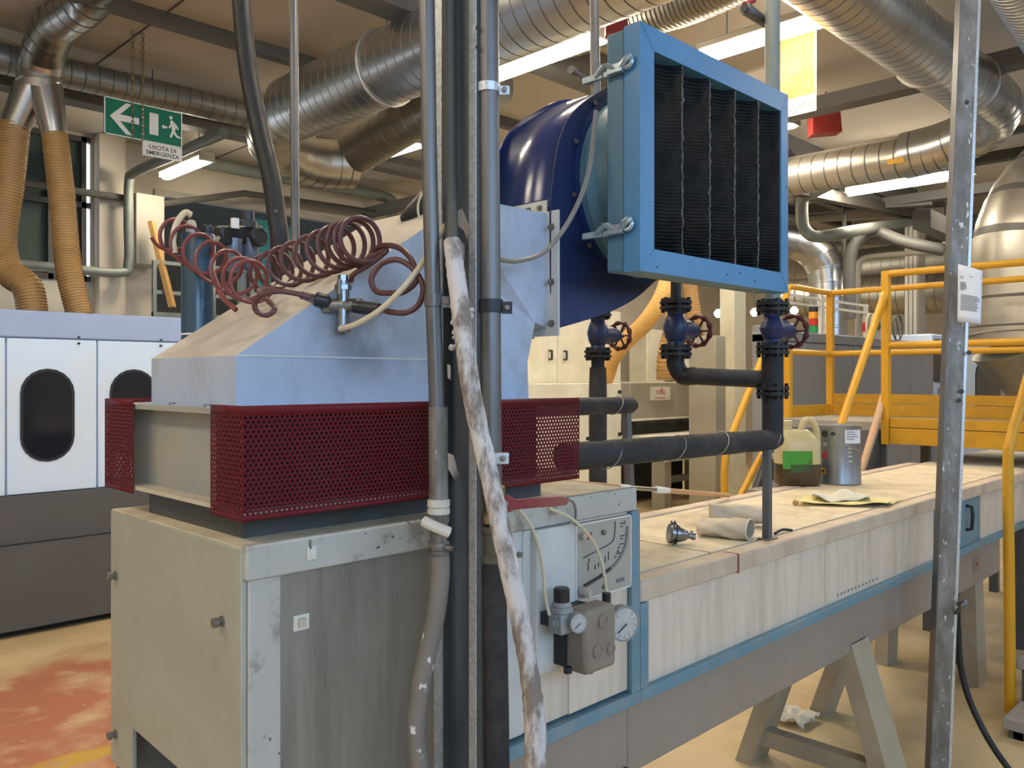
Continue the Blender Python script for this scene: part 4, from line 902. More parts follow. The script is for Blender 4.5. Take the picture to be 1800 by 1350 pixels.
mm=MB();mm.tube(spline([P(1680,1078,3.5),P(1690,1066,3.46),P(1700,1058,3.47)],6),.008,8);mm.cyl(P(1684,1062,3.5),P(1698,1058,3.46),.010,8);mm.build('pipe_tap',MT['galv'],None,'small spattered tap on the leaning channel post','tap')
# ================================================================== black pipework with valves
def flange_stack(mm,p,ax,r,n=18):
    mm.lathe(p,ax,[(r*.6,-.026),(r*.62,-.016),(r*1.08,-.015),(r*1.08,-.004),(r*.72,-.004),(r*.72,.004),(r*1.08,.004),(r*1.08,.015),(r*.62,.016),(r*.6,.026)],n)
    u,b=perp(V(ax).normalized())
    for k in range(6):
        a=k*math.pi/3+.3;q=V(p)+(u*math.cos(a)+b*math.sin(a))*r*.90;mm.cyl(q-V(ax)*.027,q+V(ax)*.027,.0075,6)
def gate_valve(label,c,r=.050,h=.085,wr=.055):
    c=V(c);t=thing('gate_valve',label,'valve',c-V((0,0,h)),'blue globe valves with red handwheels')
    mm=MB();flange_stack(mm,c+V((0,0,h)),(0,0,1),r);mm.build('upper_flange',MT['iron'],t)
    mm=MB();flange_stack(mm,c-V((0,0,h)),(0,0,1),r);mm.build('lower_flange',MT['iron'],t)
    mm=MB();mm.lathe(c-V((0,0,h-.02)),(0,0,1),[(r*.62,0),(r*.55,.015),(r*.74,.034),(r*.86,h-.02),(r*.74,h*2-.075),(r*.55,h*2-.055),(r*.62,h*2-.04)],20);mm.build('body',MT['valve_blue'],t)
    mm=MB();mm.lathe(c+V((0,0,-.005)),(1,0,0),[(.038,0),(.038,.08),(.032,.10),(.030,.12),(.010,.125),(.010,.165)],16);mm.build('bonnet',MT['valve_blue'],t)
    wc=c+V((.145,0,-.005));mm=MB();pts=[];rs=[]
    for i in range(48):
        a=2*math.pi*i/48;pts.append(wc+V((0,math.cos(a)*wr,math.sin(a)*wr)));rs.append(.0088+.0026*math.cos(a*9))
    mm.tube(pts,rs,8,closed=True)
    for k in range(3):
        a=k*math.pi/3;dv=V((0,math.cos(a),math.sin(a)))*wr;mm.cyl(wc-dv,wc+dv,.0045,6)
    mm.build('handwheel',MT['wheel_red'],t);return t
# rightmost riser
pv=PY(1358,577,1.42);xv=pv.x;zv=pv.z
gate_valve('blue valve with red handwheel at the right, below the filter box corner',(xv,1.42,zv),.052,.074)
t=thing('insulated_riser','black insulated riser pipe at the right with flanges and a strut','pipe',(xv,1.42,zl-.003))
zp=1.457
mm=MB();mm.tube([(xv,1.42,zv+.095),(xv,1.42,zv+.6),(xv,1.42,ZC)],.026,14);mm.build('upper_pipe',MT['pipe_grey'],t)
mm=MB();mm.tube([(xv,1.42,zv-.10),(xv,1.42,zv-.17),(xv,1.42,zv-.205)],.037,18);mm.build('pipe_wrap',MT['insul'],t)
mm=MB();flange_stack(mm,(xv,1.42,1.626),(0,0,1),.052);mm.build('lower_flange',MT['iron'],t)
mm=MB();mm.tube([(xv,1.42,1.60),(xv,1.42,1.56),(xv,1.42,zp)],.036,18);mm.build('pipe_wrap',MT['insul'],t)
s=PY(1350,900,1.405).x
mm=MB();mm.box(s-.012,s+.012,1.396,1.420,zl+.004,zp-.03);mm.build('strut',MT['strut_grey'],t)
MB().box(s-.03,s+.03,1.385,1.43,zl-.001,zl+.006).build('foot_plate',MT['bolt'],t)
# long lower pipe
t=thing('insulated_pipe','thick black insulated pipe running from the red guard to the riser','pipe',(2.1,1.42,zp-.04))
xa=1.605;xb=xv+.01
pts=spline([(xa,1.42,1.468),(1.9,1.42,1.466),(2.3,1.42,1.462),(xb-.02,1.42,zp)],10)
mm=MB();wr=[1,.985,1.02,1.03,1.0,.97,1.0,1.03,1.02,.98];mm.tube(pts+[V((xb+.022,1.42,zp))],[.036*wr[i%10] for i in range(len(pts))]+[.027],20);mm.build('pipe_wrap',MT['insul'],t)
for px in (1072,1186,1262,1372-18):
    x=PY(px,790,1.42).x;mm=MB();mm.tube([V((x+.022*math.sin(a*1.0),1.42+.0372*math.cos(a),1.463+.0372*math.sin(a))) for a in [2*math.pi*i/20 for i in range(20)]],.0016,5,closed=True)
    mm.build('tie_wire',MT['wire'],t)
# upper short pipe and rear pipes
ax_=(2.6,1.76)
p=P(1188,577,3.08);gate_valve('blue valve with red handwheel in the middle, above the pipe elbow',(p.x,p.y,p.z),.054,.085)
c2=V((p.x,p.y,0));zc=PY(1300,655,1.5).z
t=thing('branch_pipe','black branch pipe with an elbow joining the right riser','pipe',(p.x,p.y,zc))
mm=MB();mm.tube([(p.x,p.y,p.z+.10),(p.x,p.y,p.z+.5),(p.x,p.y,2.6)],.019,14);mm.build('upper_pipe',MT['iron'],t)
e=[V((p.x,p.y,p.z-.10))];zc=p.z-.175
q=spline([V((p.x,p.y,p.z-.10)),V((p.x,p.y,p.z-.135)),V((p.x+.008,p.y-.025,zc)),V((p.x+.014,p.y-.07,zc))],6);mm=MB();mm.tube(q,.033,16);mm.build('elbow',MT['iron'],t)
mm=MB();mm.tube([V((p.x+.012,p.y-.06,zc)),V((p.x+.015,p.y-.12,zc-.003)),V((xv,1.455,zc-.012))],.031,18);mm.build('pipe_wrap',MT['insul'],t)
p=P(1051,586,3.46);gate_valve('blue valve with red handwheel at the left, below the fan',(p.x,p.y,p.z),.052,.085)
t=thing('insulated_riser','black insulated riser pipe below the left valve','pipe',(p.x,p.y,1.5))
mm=MB();mm.tube([(p.x,p.y,p.z-.10),(p.x,p.y,p.z-.14)],.028,14);mm.build('pipe_neck',MT['iron'],t)
mm=MB();mm.tube([(p.x,p.y,p.z-.14),(p.x,p.y,p.z-.24),(p.x,p.y,0)],[.034,.037,.037],18);mm.build('pipe_wrap',MT['insul'],t)
mm=MB();mm.tube([(p.x,p.y,p.z+.10),(p.x,p.y,2.6)],.028,14);mm.build('upper_pipe',MT['iron'],t)
q=PY(1102,712,1.9)
t=thing('insulated_pipe','shorter black insulated pipe behind the guard with a strut','pipe',(q.x,1.9,1.1))
mm=MB();mm.tube([(1.62,1.9,q.z+.004),(q.x-.05,1.9,q.z),(q.x+.02,1.9,q.z),(q.x+.045,1.9,q.z-.002)],[.032,.031,.032,.02],18);mm.build('pipe_wrap',MT['insul'],t)
MB().bar((q.x-.005,1.9,q.z-.02),(q.x+.03,1.9,zl-.01),.026,.026,(1,0,0)).build('strut',MT['strut_grey'],t)
mm=MB();mm.tube([V((q.x-.07+.02*math.sin(a),1.9+.033*math.cos(a),q.z+.033*math.sin(a))) for a in [2*math.pi*i/16 for i in range(16)]],.0015,5,closed=True);mm.build('tie_wire',MT['wire'],t)
# ================================================================== air hoses on the hood
def helix(path,r,turns,ph=0,k=28,axis=None):
    path=[V(p) for p in path];q=spline(path,40);n=int(turns*k);out=[]
    t0=(q[-1]-q[0]).normalized() if axis is None else V(axis).normalized()
    for i in range(n+1):
        s=i/n*(len(q)-1);a=int(min(s,len(q)-2));p=q[a]+(q[a+1]-q[a])*(s-a)
        u,b=perp(t0);an=ph+2*math.pi*turns*i/n
        rr=r(i/n) if callable(r) else r
        out.append(p+(u*math.cos(an)+b*math.sin(an))*rr)
    return out
view=V((1,1,0)).normalized()
t=thing('coiled_hose','red brown coiled air hose hanging between blue vessel and hood','hose',P(440,545,1.72))
h1=helix([P(296,408,2.02),P(330,430,1.98),P(372,458,1.93),P(420,487,1.86),P(447,497,1.80)],lambda s:.041 if s<.5 else .044,7.4,.4,axis=(P(447,480,1.62)-P(296,425,2.1)))
mm=MB();mm.tube(h1,.0047,8);mm.build('coil',MT['coil_red'],t)
mm=MB();mm.tube(spline([h1[-1],P(455,512,1.74),P(482,540,1.68),P(470,554,1.67),P(452,548,1.66),P(448,532,1.655),P(462,518,1.65),P(490,512,1.65),P(520,516,1.655),P(545,522,1.66)],8),.0056,8);mm.build('hose_tail',MT['coil_dark'],t)
mm=MB();mm.tube(spline([P(370,470,1.9),P(390,520,1.86),P(415,545,1.84)],6),.006,8);mm.build('hose_end',MT['coil_red'],t)
t=thing('coiled_hose','dark red coiled air hose lying in tight loops on the hood','hose',P(560,500,1.75))
h2=helix([P(462,486,2.02),P(500,470,1.93),P(560,448,1.81),P(610,430,1.73),P(640,420,1.69)],lambda s:.046-.010*(s<.05),10.2,1.0,axis=(P(660,430,1.55)-P(480,465,2.05)))
mm=MB();mm.tube(h2,.0052,8);mm.build('coil',MT['coil_dark'],t)
tail=[h2[-1],P(655,445,1.72),P(672,432,1.70),P(700,435,1.68),P(722,455,1.66),P(733,490,1.65),P(712,512,1.65),P(690,515,1.66),P(662,512,1.67),P(653,490,1.67),P(670,464,1.67),P(700,457,1.66),P(728,475,1.65),P(744,505,1.64),P(736,535,1.64),P(715,549,1.64),P(690,549,1.65),P(668,543,1.66)]
mm=MB();mm.tube(spline(tail,10),.0060,8);mm.build('hose_tail',MT['coil_dark'],t)
tubeobj('hose_sag','red brown slack hose sagging across the hood slope',[P(628,470,1.72),P(645,455,1.71),P(680,440,1.70),P(650,465,1.705),P(622,482,1.71),P(617,494,1.72)],.0054,'coil_dark','hose')
# cross fitting
c=P(603,537,1.715)
t=thing('hose_fitting','chrome cross fitting with black couplings on the hood','fitting',c-V((0,0,.07)))
sx=V((1,-1,0)).normalized()
mm=MB();mm.tube([c-sx*.035,c+sx*.035],.0145,14);mm.tube([c-V((0,0,.05)),c+V((0,0,.05))],.013,14);mm.lathe(c-V((0,0,.055)),(0,0,1),[(.016,0),(.016,.014),(.012,.016)],6);mm.lathe(c+V((0,0,.032)),(0,0,1),[(.017,0),(.017,.010),(.011,.012),(.010,.03)],6);mm.build('cross_body',MT['chrome'],t)
mm=MB();mm.lathe(c-sx*.038,sx,[(.017,0),(.017,.012),(.014,.014)],6);mm.lathe(c+sx*.026,sx,[(.014,0),(.017,.002),(.017,.012)],6);mm.build('hex_nut',MT['bolt'],t)
mm=MB();mm.tube([c+V((-.02,-.02,.012)),c+V((-.026,-.026,.02)),c+V((-.026,-.026,.05))],.004,8);mm.build('tap_handle',MT['bolt'],t)
mm=MB();mm.lathe(P(553,525,1.70),(P(585,533,1.71)-P(553,525,1.70)),[(.011,0),(.0145,.002),(.0145,.026),(.012,.03)],14);mm.build('coupling',MT['frl_black'],t)
mm=MB();mm.tube([P(530,519,1.675),P(555,526,1.70)],[.008,.010],10);mm.build('hose_nipple',MT['chrome'],t)
mm=MB();mm.tube([P(624,539,1.71),P(640,541,1.70),P(668,543,1.68)],[.013,.014,.011],12);mm.build('coupling',MT['frl_black'],t)
mm=MB();mm.tube([c-V((0,0,.05)),P(600,578,1.72)],[.010,.008],10);mm.build('outlet',MT['chrome'],t)
mm=MB();mm.tube([c+V((0,0,.05)),P(612,497,1.74)],.006,8);mm.build('inlet',MT['brass'],t)
tubeobj('air_tube','cream tube running from the cross fitting to behind the column',[P(598,578,1.70),P(625,570,1.66),P(665,547,1.64),P(705,510,1.63),P(735,473,1.64),P(762,430,1.66),P(790,385,1.70)],.0058,'tube_clear')
# blue vessel and filter-regulator
a=PY(349,400,1.95);rv=.0395
t=thing('air_vessel','dark blue cylindrical air vessel standing behind the hood','vessel',(a.x,1.95,1.614))
mm=MB();mm.lathe((a.x,1.95,zg1-.008),(0,0,1),[(rv,0),(rv,.395-.0),(rv*.96,.40)],32);b=mm.build('shell',MT['vessel_blue'],t)
ztv=zg1-.008+.40
MB().lathe((a.x,1.95,1.772),(0,0,1),[(rv,0),(rv+.0012,.0005),(rv+.0012,.0045),(rv,.005)],32).build('band',MT['sign_white'],t)
p=P(335,378,2.0);mm=MB();mm.lathe((a.x-.018,1.95,ztv),(0,0,1),[(.012,0),(.012,.022),(.009,.03),(.006,.032)],12);mm.build('top_fitting',MT['beige_fit'],t)
mm=MB();mm.lathe((a.x+.018,1.95-.01,ztv),(0,0,1),[(.012,0),(.013,.004),(.013,.02),(.009,.024)],12);mm.build('top_plug',MT['frl_black'],t)
tubeobj('air_tube','cream hose bending down from the top of the blue vessel',[P(336,378,2.0),P(325,374,1.99),P(311,392,1.97),P(304,420,1.96),P(307,445,1.96)],.0075,'tube_clear','hose',10)
fz=V((0,0,0))
t=thing('air_filter_regulator','black air filter regulator unit beside the blue vessel','regulator',P(425,480,2.25))
mm=MB();a,b=P(382,415,2.2),P(455,412,2.32);mm.bar(a,b,.04,.05);mm.build('head_block',MT['frl_black'],t,bevel=.006)
for px,d in ((410,2.24),(440,2.28)):
    mm=MB();mm.tube([P(px,420,d),P(px,430,d),P(px,468,d),P(px,478,d)],[.024,.023,.022,.012],14);mm.build('bowl',MT['bowl_grey'],t)
mm=MB();mm.tube([P(436,402,2.28),P(436,390,2.28),P(436,388,2.28),P(436,372,2.28)],[.026,.024,.017,.016],14);mm.build('adjust_knob',MT['frl_black'],t)
mm=MB();mm.tube([P(413,402,2.22),P(413,384,2.22)],.011,10);mm.build('sight_dome',MT['sign_white'],t)
g=P(458,416,2.24);mm=MB();mm.lathe(g,V((.2,-1,.1)),[(.02,-.02),(.026,-.016),(.026,0),(.022,.004),(.02,.002)],18);mm.build('gauge',MT['frl_black'],t)
mm=MB();mm.tube([P(384,418,2.18),P(375,430,2.15),P(372,470,2.1)],.006,8);mm.build('side_tube',MT['tube_grey'],t)
mm=MB();mm.tube([P(425,480,2.26),P(425,600,2.26),P(425,1754,2.26)],.012,8);mm.build('support_post',MT['pipe_grey'],t)
# black hose and thin conduit hanging from above
tubeobj('rubber_hose','thick black hose hanging from the ceiling left of the column',[P(404,-420,2.7),P(416,-150,2.65),P(424,0,2.62),P(436,120,2.6),P(457,230,2.58),P(476,310,2.56),P(486,380,2.55),P(492,430,2.54),P(495,560,2.54)],.029,'rubber','hose',16)
mm=MB();mm.tube([P(512,-600,2.9),P(516,0,2.8),P(519,420,2.75),P(520,600,2.72)],.0145,12);mm.build('conduit_pipe',MT['galv'],None,'thin pale conduit pipe hanging beside the thick black hose','pipe')
mm=MB();mm.tube([P(1042,-420,2.9),P(1044,0,2.85),P(1048,190,2.8),P(1050,260,2.8)],.0165,12);mm.build('drop_pipe',MT['galv'],None,'pale vertical pipe left of the filter box','pipe')
mm=MB();mm.tube([P(1003,122,2.72),P(1010,127,2.74)],.014,10);mm.tube([P(1008,126,2.73),P(1044,148,2.84)],.009,8);mm.build('pipe_tap',MT['galv'],None,'short tap stub on the pale vertical pipe','tap')
# ================================================================== things lying on the conveyor lid
# paint tin
zs=zl-.002
q=PZ(1475,849,zs);r=.109;h=.305
t=thing('paint_tin','dented grey metal paint tin beside the jerrycan','tin',q)
mm=MB();mm.lathe(q,(0,0,1),[(r*.97,0),(r,.004),(r,.012),(r*.99,.016),(r*.99,h*.5),(r*.985,h-.02),(r,h-.015),(r*1.02,h-.006),(r*1.02,h)],36);mm.build('shell',MT['tin'],t)
MB().lathe(q+V((0,0,h)),(0,0,1),[(r*.98,0),(r*.9,.003),(r*.85,.001)],36).build('lid',MT['tin_dark'],t)
vd=V((-q.x,-q.y,0)).normalized();sdv=V((vd.y,-vd.x,0))   # sdv points left in view
def on_tin(ang,z,dr=.001):
    d=(vd*math.cos(ang)+V((1,-1,0)).normalized()*math.sin(ang)).normalized();return q+d*(r*.99+dr)+V((0,0,z)),d
def tin_disc(ang,z,rad,m,nm):
    p,d=on_tin(ang,z);MB().lathe(p-d*.002,d,[(rad,0),(rad,.0035),(rad*.6,.0035),(rad*.6,.0025)],16).build(nm,MT[m],t)
tin_disc(-.95,.262,.017,'ink','round_mark');tin_disc(-.9,.150,.017,'ink_red','round_mark');tin_disc(-.32,.262,.011,'black_metal','handle_boss')
def curved(a0,a1,z0,z1,m,nm,dr=.0012):
    mm=MB();n=10;vs=[]
    for i in range(n+1):
        for z in (z0,z1): vs.append(on_tin(a0+(a1-a0)*i/n,z,dr)[0])
    mm.add(vs,[(2*i,2*i+2,2*i+3,2*i+1) for i in range(n)]);return mm.build(nm,MT[m],t)
curved(.25,.95,.215,.285,'paper','top_label')
for k in range(4): curved(.32,.62+.08*(k%3),.272-.012*k,.276-.012*k,'ink_grey','label_print',.002)
for z in (.185,.165,.145,.12): curved(.35,.50+.04*(z<.15),z,z+.008,'dial','faded_print',.0012)
p,d=on_tin(-.93,.205,.0005);text_mb('W',.028,p,(V((1,-1,0)).normalized()*.6+vd*.75),V((0,0,1)),depth=.002).build('print_letter',MT['dial'],t)
curved(-1.25,-.85,.05,.085,'yellow','hazard_label');curved(-1.15,-.95,.06,.075,'ink','hazard_print',.002)
mm=MB();mm.tube(spline([on_tin(-.32,.262,.008)[0],on_tin(0,.225,.012)[0],on_tin(.45,.195,.012)[0],on_tin(.9,.17,.010)[0]],6),.002,6);mm.build('bail_handle',MT['wire'],t)
# jerrycan
q=PZ(1401,852,zs);t=thing('jerrycan','translucent jerrycan half full of dark oil with green label','jerrycan',q)
fx=V((1,-1,0)).normalized();fy=V((1,1,0)).normalized()
def can_ring(z,hx,hy,ox=0,n=28,e=3.2):
    out=[]
    for i in range(n):
        a=2*math.pi*i/n;c,s=math.cos(a),math.sin(a)
        out.append(q+fx*(ox+hx*math.copysign(abs(c)**(2/e),c))+fy*(hy*math.copysign(abs(s)**(2/e),s))+V((0,0,z)))
    return out
def loft(rings,name,m):
    mm=MB();n=len(rings[0]);vs=[p for r_ in rings for p in r_];fs=[(i*n+j,i*n+(j+1)%n,(i+1)*n+(j+1)%n,(i+1)*n+j) for i in range(len(rings)-1) for j in range(n)]
    fs.append(tuple(range(n-1,-1,-1)));fs.append(tuple((len(rings)-1)*n+j for j in range(n)));mm.add(vs,fs);return mm.build(name,MT[m],t,sharp=50)
loft([can_ring(0,.100,.07),can_ring(.012,.112,.082),can_ring(.11,.113,.083),can_ring(.112,.113,.083)],'oil_level','can_oil')
loft([can_ring(.112,.113,.083),can_ring(.20,.112,.082),can_ring(.235,.106,.076),can_ring(.27,.088,.058,-.012),can_ring(.285,.07,.045,-.02)],'upper_body','can_plastic')
mm=MB();mm.tube(spline([q+fx*.02+V((0,0,.275)),q+fx*.035+V((0,0,.325)),q+fx*.065+V((0,0,.335)),q+fx*.092+V((0,0,.31)),q+fx*.104+V((0,0,.26)),q+fx*.106+V((0,0,.20))],8),.017,12);mm.build('handle',MT['can_plastic'],t)
mm=MB();mm.lathe(q+fx*-.05+V((0,0,.28)),(0,0,1),[(.024,0),(.024,.03),(.026,.032),(.026,.05),(.02,.054)],18);mm.build('cap',MT['can_plastic'],t)
mm=MB();mm.obox(q-fx*.025-fy*.0835+V((0,0,.135)),fx*.075,fy*.0012,V((0,0,.045)));mm.build('label',MT['label_green'],t)
mm=MB();mm.obox(q-fx*.005-fy*.0838+V((0,0,.092)),fx*.055,fy*.0012,V((0,0,.02)));mm.build('label_foot',MT['label_olive'],t)
# filter bag: soft tube with an open mouth, its far end folded back over it
q=PZ(1292,945,zs);t=thing('filter_bag','crumpled beige cloth filter bag with open mouth on the lid','bag',q)
def soft(m0,ax3,Ln,hw0,hw1,hh0,hh1,seed,K=18,n=30,zoff=0):
    random.seed(seed);ph=[random.uniform(0,6) for _ in range(6)];ax3=V(ax3).normalized();side=V((0,0,1)).cross(ax3).normalized();rings=[]
    for i in range(K):
        s=i/(K-1);hw=hw0+(hw1-hw0)*s;hh=hh0+(hh1-hh0)*s;ring=[]
        for j in range(n):
            a=2*math.pi*j/n;wr=1+(.09*math.sin(3*a+ph[0]+6*s)+.07*math.sin(5*a+ph[1]-9*s)+.05*math.sin(9*a+ph[2]+14*s))*min(1,.15+s*2.5)
            ring.append(m0+ax3*(Ln*s)+side*math.cos(a)*hw*wr+V((0,0,zoff+max(.0015,hh*(1+math.sin(a)*wr)))))
        rings.append(ring)
    return rings
def softmesh(rings,nm,closed_end=True):
    n=len(rings[0]);K=len(rings);mm=MB();fs=[(i*n+j,i*n+(j+1)%n,(i+1)*n+(j+1)%n,(i+1)*n+j) for i in range(K-1) for j in range(n)]+([tuple((K-1)*n+j for j in range(n))] if closed_end else [])
    mm.add([p for r_ in rings for p in r_],fs);return mm.build(nm,MT['bag'],t,solid=.003,sharp=75)
rg=soft(PZ(1318,948,zs),-fx*.86+fy*.5,.17,.056,.050,.034,.028,9);softmesh(rg,'bag_body')
mm=MB();mm.tube(rg[0],.0030,8,closed=True);mm.build('mouth_hem',MT['cloth_white'],t)
softmesh(soft(PZ(1345,925,zs),-fx*.97+fy*.12,.20,.040,.050,.030,.036,21,zoff=.010),'folded_end')
# metal coupling cone
q=PZ(1192,957,zs);t=thing('metal_coupling','shiny metal funnel coupling lying on the lid','coupling',q)
ax4=V((.75,-.62,-.16)).normalized();c=q+V((0,0,.034))-ax4*.02
mm=MB();mm.lathe(c,ax4,[(.030,-.012),(.034,-.008),(.034,0),(.030,.002),(.030,.006),(.036,.008),(.036,.014),(.027,.017),(.025,.03),(.018,.046),(.010,.056),(.010,.066),(.012,.068),(.012,.078)],24);mm.build('cone',MT['chrome'],t)
mm=MB();mm.lathe(c+ax4*.003+V((0,0,.030)),(0,0,1),[(.007,0),(.009,.004),(.009,.010),(.005,.014)],10);mm.build('clamp_bolt',MT['chrome'],t)
mm=MB();mm.cyl(c+ax4*.072+V((0,.008,.004)),c+ax4*.078+V((0,.012,.018)),.005,8);mm.build('nozzle_lug',MT['chrome'],t)
q2=PZ(1222,945,zs)
tubeobj('wrench','small dark tool lying behind the pipe strut',[PZ(1362,941,zs)+V((0,0,.006)),PZ(1375,937,zs)+V((0,0,.012)),PZ(1392,935,zs)+V((0,0,.006))],.005,'black_metal','tool',8)
# yellow cloth and paper
def sheet(label,corners,amp,m,seed,name='cloth'):
    random.seed(seed);a=[V(p) for p in corners];n=14;ph=[random.uniform(0,6) for _ in range(6)];mm=MB();vs=[]
    for j in range(n+1):
        for i in range(n+1):
            u,v=i/n,j/n;p=(a[0]*(1-u)+a[1]*u)*(1-v)+(a[3]*(1-u)+a[2]*u)*v
            z=amp*(1+.5*math.sin(7*u+ph[0]+3*v)+.35*math.sin(11*v+ph[1])+.3*math.sin(13*u-8*v+ph[2]));vs.append(V((p.x,p.y,zs+.003+max(0,z))))
    mm.add(vs,[(j*(n+1)+i,j*(n+1)+i+1,(j+1)*(n+1)+i+1,(j+1)*(n+1)+i) for j in range(n) for i in range(n)])
    return mm.build(name,MT[m],None,label,name if name!='cloth' else 'cloth',solid=.0025,sharp=60)
sheet('crumpled yellow cloth lying on the conveyor lid',[PZ(1398,889,zs),PZ(1560,893,zs),PZ(1585,882,zs),PZ(1420,874,zs)],.010,'cloth_yellow',4)
sheet('white paper sheet on top of the yellow cloth',[PZ(1425,877,zs+.02),PZ(1530,881,zs+.02),PZ(1528,872,zs+.02),PZ(1430,868,zs+.02)],.024,'cloth_white',8,'paper')
p=PZ(1399,884,zs+.01);mm=MB();mm.lathe(p,V((-1,-.3,.1)),[(.012,0),(.014,.004),(.010,.008),(.003,.009)],10);mm.build('bottle_cap',MT['wood'],None,'small brown cap at the left end of the yellow cloth','cap')
# paint pole leaning from the cabinet to the lid
t=thing('telescopic_pole','long wooden pole with white and metal joint behind the conveyor lid','pole',(2.6,1.9,1.2))
a,b=V((1.62,1.60,1.398)),V((3.39,2.0,1.138));f=lambda s:a+(b-a)*s
mm=MB();mm.tube([f(0),f(.36)],.0085,12);mm.build('handle_section',MT['wood'],t)
mm=MB();mm.tube([f(.355),f(.40)],.0095,12);mm.build('white_collar',MT['sign_white'],t)
mm=MB();mm.tube([f(.40),f(.53)],.0075,12);mm.build('metal_section',MT['chrome'],t)
mm=MB();mm.tube([f(.53),f(.54),f(.60)],[.012,.013,.011],12);mm.build('white_joint',MT['sign_white'],t)
mm=MB();mm.tube([f(.60),f(1)],.0095,12);mm.build('pole_section',MT['wood'],t)
# ================================================================== yellow bridge with stairs
XN,XF,YA,YB=6.0,7.0,2.30,3.15;zr=2.40;zpf=1.30
t=thing('walkway_bridge','yellow railed walkway bridge crossing over the conveyor','walkway',(6.5,1.5,0))
def rail(pts,r=.024,m='yellow',nm='rail'): mm=MB();mm.tube(pts,r,12);return mm.build(nm,MT[m],t)
rail([(XN,YA,zr),(XN,.0,zr)]);rail([(XN,YA,1.90),(XN,.0,1.90)])
rail([(XF,YB,zr),(XF,.0,zr)]);rail([(XF,YB,1.88),(XF,.0,1.88)])
rail(spline([(XF,YB,zr),(6.6,YB,zr),(6.34,YB,zr),(6.25,YB,zr-.02),(6.2,YB,zr-.10)],5));rail([(XF,YB,1.88),(6.22,YB,1.88)])
def post(x,y,z0,z1): MB().box(x-.025,x+.025,y-.025,y+.025,z0,z1).build('post',MT['yellow'],t)
post(XN,YA,1.21,zr+.02);post(XF,YB,1.3,zr);post(XF,1.6,1.3,zr);post(6.24,YB,.95,1.9)
for z0,z1 in ((1.215,1.325),(1.33,1.395)): MB().box(XN-.012,XN+.012,0,YA-.03,z0,z1).build('toe_board',MT['ochre'],t)
for z0,z1 in ((1.36,1.46),(1.465,1.54)): MB().box(XF-.012,XF+.012,0,YB,z0,z1).build('toe_board',MT['ochre'],t)
MB().box(6.24,XF,YB-.012,YB+.012,1.36,1.45).build('toe_board',MT['ochre'],t)
MB().box(XN+.02,XF-.02,0,YB-.02,1.30,1.36).build('deck',MT['step_grey'],t)
for y in (2.36,3.09): MB().bar((6.05,y,1.27),(5.05,y,.10),.04,.16).build('stair_stringer',MT['mach_grey'],t)
for k in range(5): MB().box(5.78-.2*k-.13,5.78-.2*k+.10,2.38,3.07,1.08-.235*k,1.11-.235*k).build('stair_tread',MT['step_grey'],t)
for (x,y) in ((6.05,2.36),(6.95,2.36),(6.05,3.09),(6.95,3.09),(6.95,.15),(6.05,.15)): MB().box(x-.03,x+.03,y-.03,y+.03,0,1.30).build('support_leg',MT['mach_grey'],t)
# stair handrails behind the conveyor
pA=PY(1480,742,YA);pA0=V((XN-.02,YA,2.26));dA=(pA-pA0).normalized()
rail([pA0,pA0+dA*1.45],.026);
pc=PY(1555,690,YA+.03);pc2=PY(1515,826,YA+.03);mm=MB();mm.tube([pc,pc+(pc2-pc)*1.4],.024,12);mm.build('stair_rail',MT['wood_pink'],t)
b0=V((6.2,YB,zr-.10));b1=PY(1276,792,YB);rail(spline([b0,b0+(b1-b0)*.5,b0+(b1-b0)*.93,b1+V((-.015,0,-.10)),V((b1.x-.02,YB,.8)),V((b1.x-.02,YB,.0))],6),.026,nm='stair_rail')
d0=PY(1341,795,YB-.02);d1=PY(1305,865,YB-.02);mm=MB();mm.tube([d0,d0+(d1-d0)*2.2],.024,12);mm.build('stair_rail',MT['yellow'],t)
# front stairs: handrail and treads
a=P(1830,585,4.35);b=P(1772,790,4.22);c=P(1776,1248,4.2)
rail(spline([a,a+(b-a)*.5,a+(b-a)*.92,b+V((0,0,-.08)),(b+c)/2,V((c.x,c.y,.0))],6),.026,nm='stair_rail')
for (px,py,pd,dz) in ((1762,1262,3.9,.25),(1786,1158,4.2,.5)):
    p=P(px,py,pd);MB().box(p.x,p.x+.30,p.y-.85,p.y,p.z-.05,p.z).build('stair_tread',MT['step_grey'],t,bevel=.004)
    MB().box(p.x+.02,p.x+.05,p.y-.80,p.y-.02,0,p.z-.05).build('stair_riser',MT['mach_grey'],t)
    for yy in (p.y-.06,p.y-.8): MB().box(p.x+.02,p.x+.27,yy-.02,yy+.02,0,p.z-.05).build('stair_side',MT['step_grey'],t)
# ================================================================== machines further back
# cream lockers
yl_=6.0;t=thing('locker_cabinet','tall cream double door cabinet behind the hood and fan','cabinet',(7,yl_+.3,0))
xa,xb=PY(900,600,yl_).x,PY(1092,600,yl_).x;zt=PY(1090,548,yl_).z
MB().box(xa,xb,yl_+.01,yl_+.6,.05,zt).build('carcass',MT['mach_cream'],t)
MB().box(xa,xb,yl_+.03,yl_+.58,0,.05).build('plinth',MT['mach_grey'],t)
xm=PY(978,600,yl_).x
for a,b,hx in ((xa,xm-.004,PY(964,600,yl_).x),(xm+.004,PY(1070,600,yl_).x,PY(990,600,yl_).x)):
    d=MB().box(a+.004,b,yl_-.012,yl_+.01,.08,zt-.01).build('door',MT['mach_cream'],t,bevel=.004)
    mm=MB();z0=PY(978,617,yl_).z;z1=PY(978,632,yl_).z;mm.tube([(hx,yl_-.01,z0),(hx,yl_-.05,z0),(hx,yl_-.05,z1),(hx,yl_-.01,z1)],.012,8);mm.build('handle',MT['black_metal'],d)
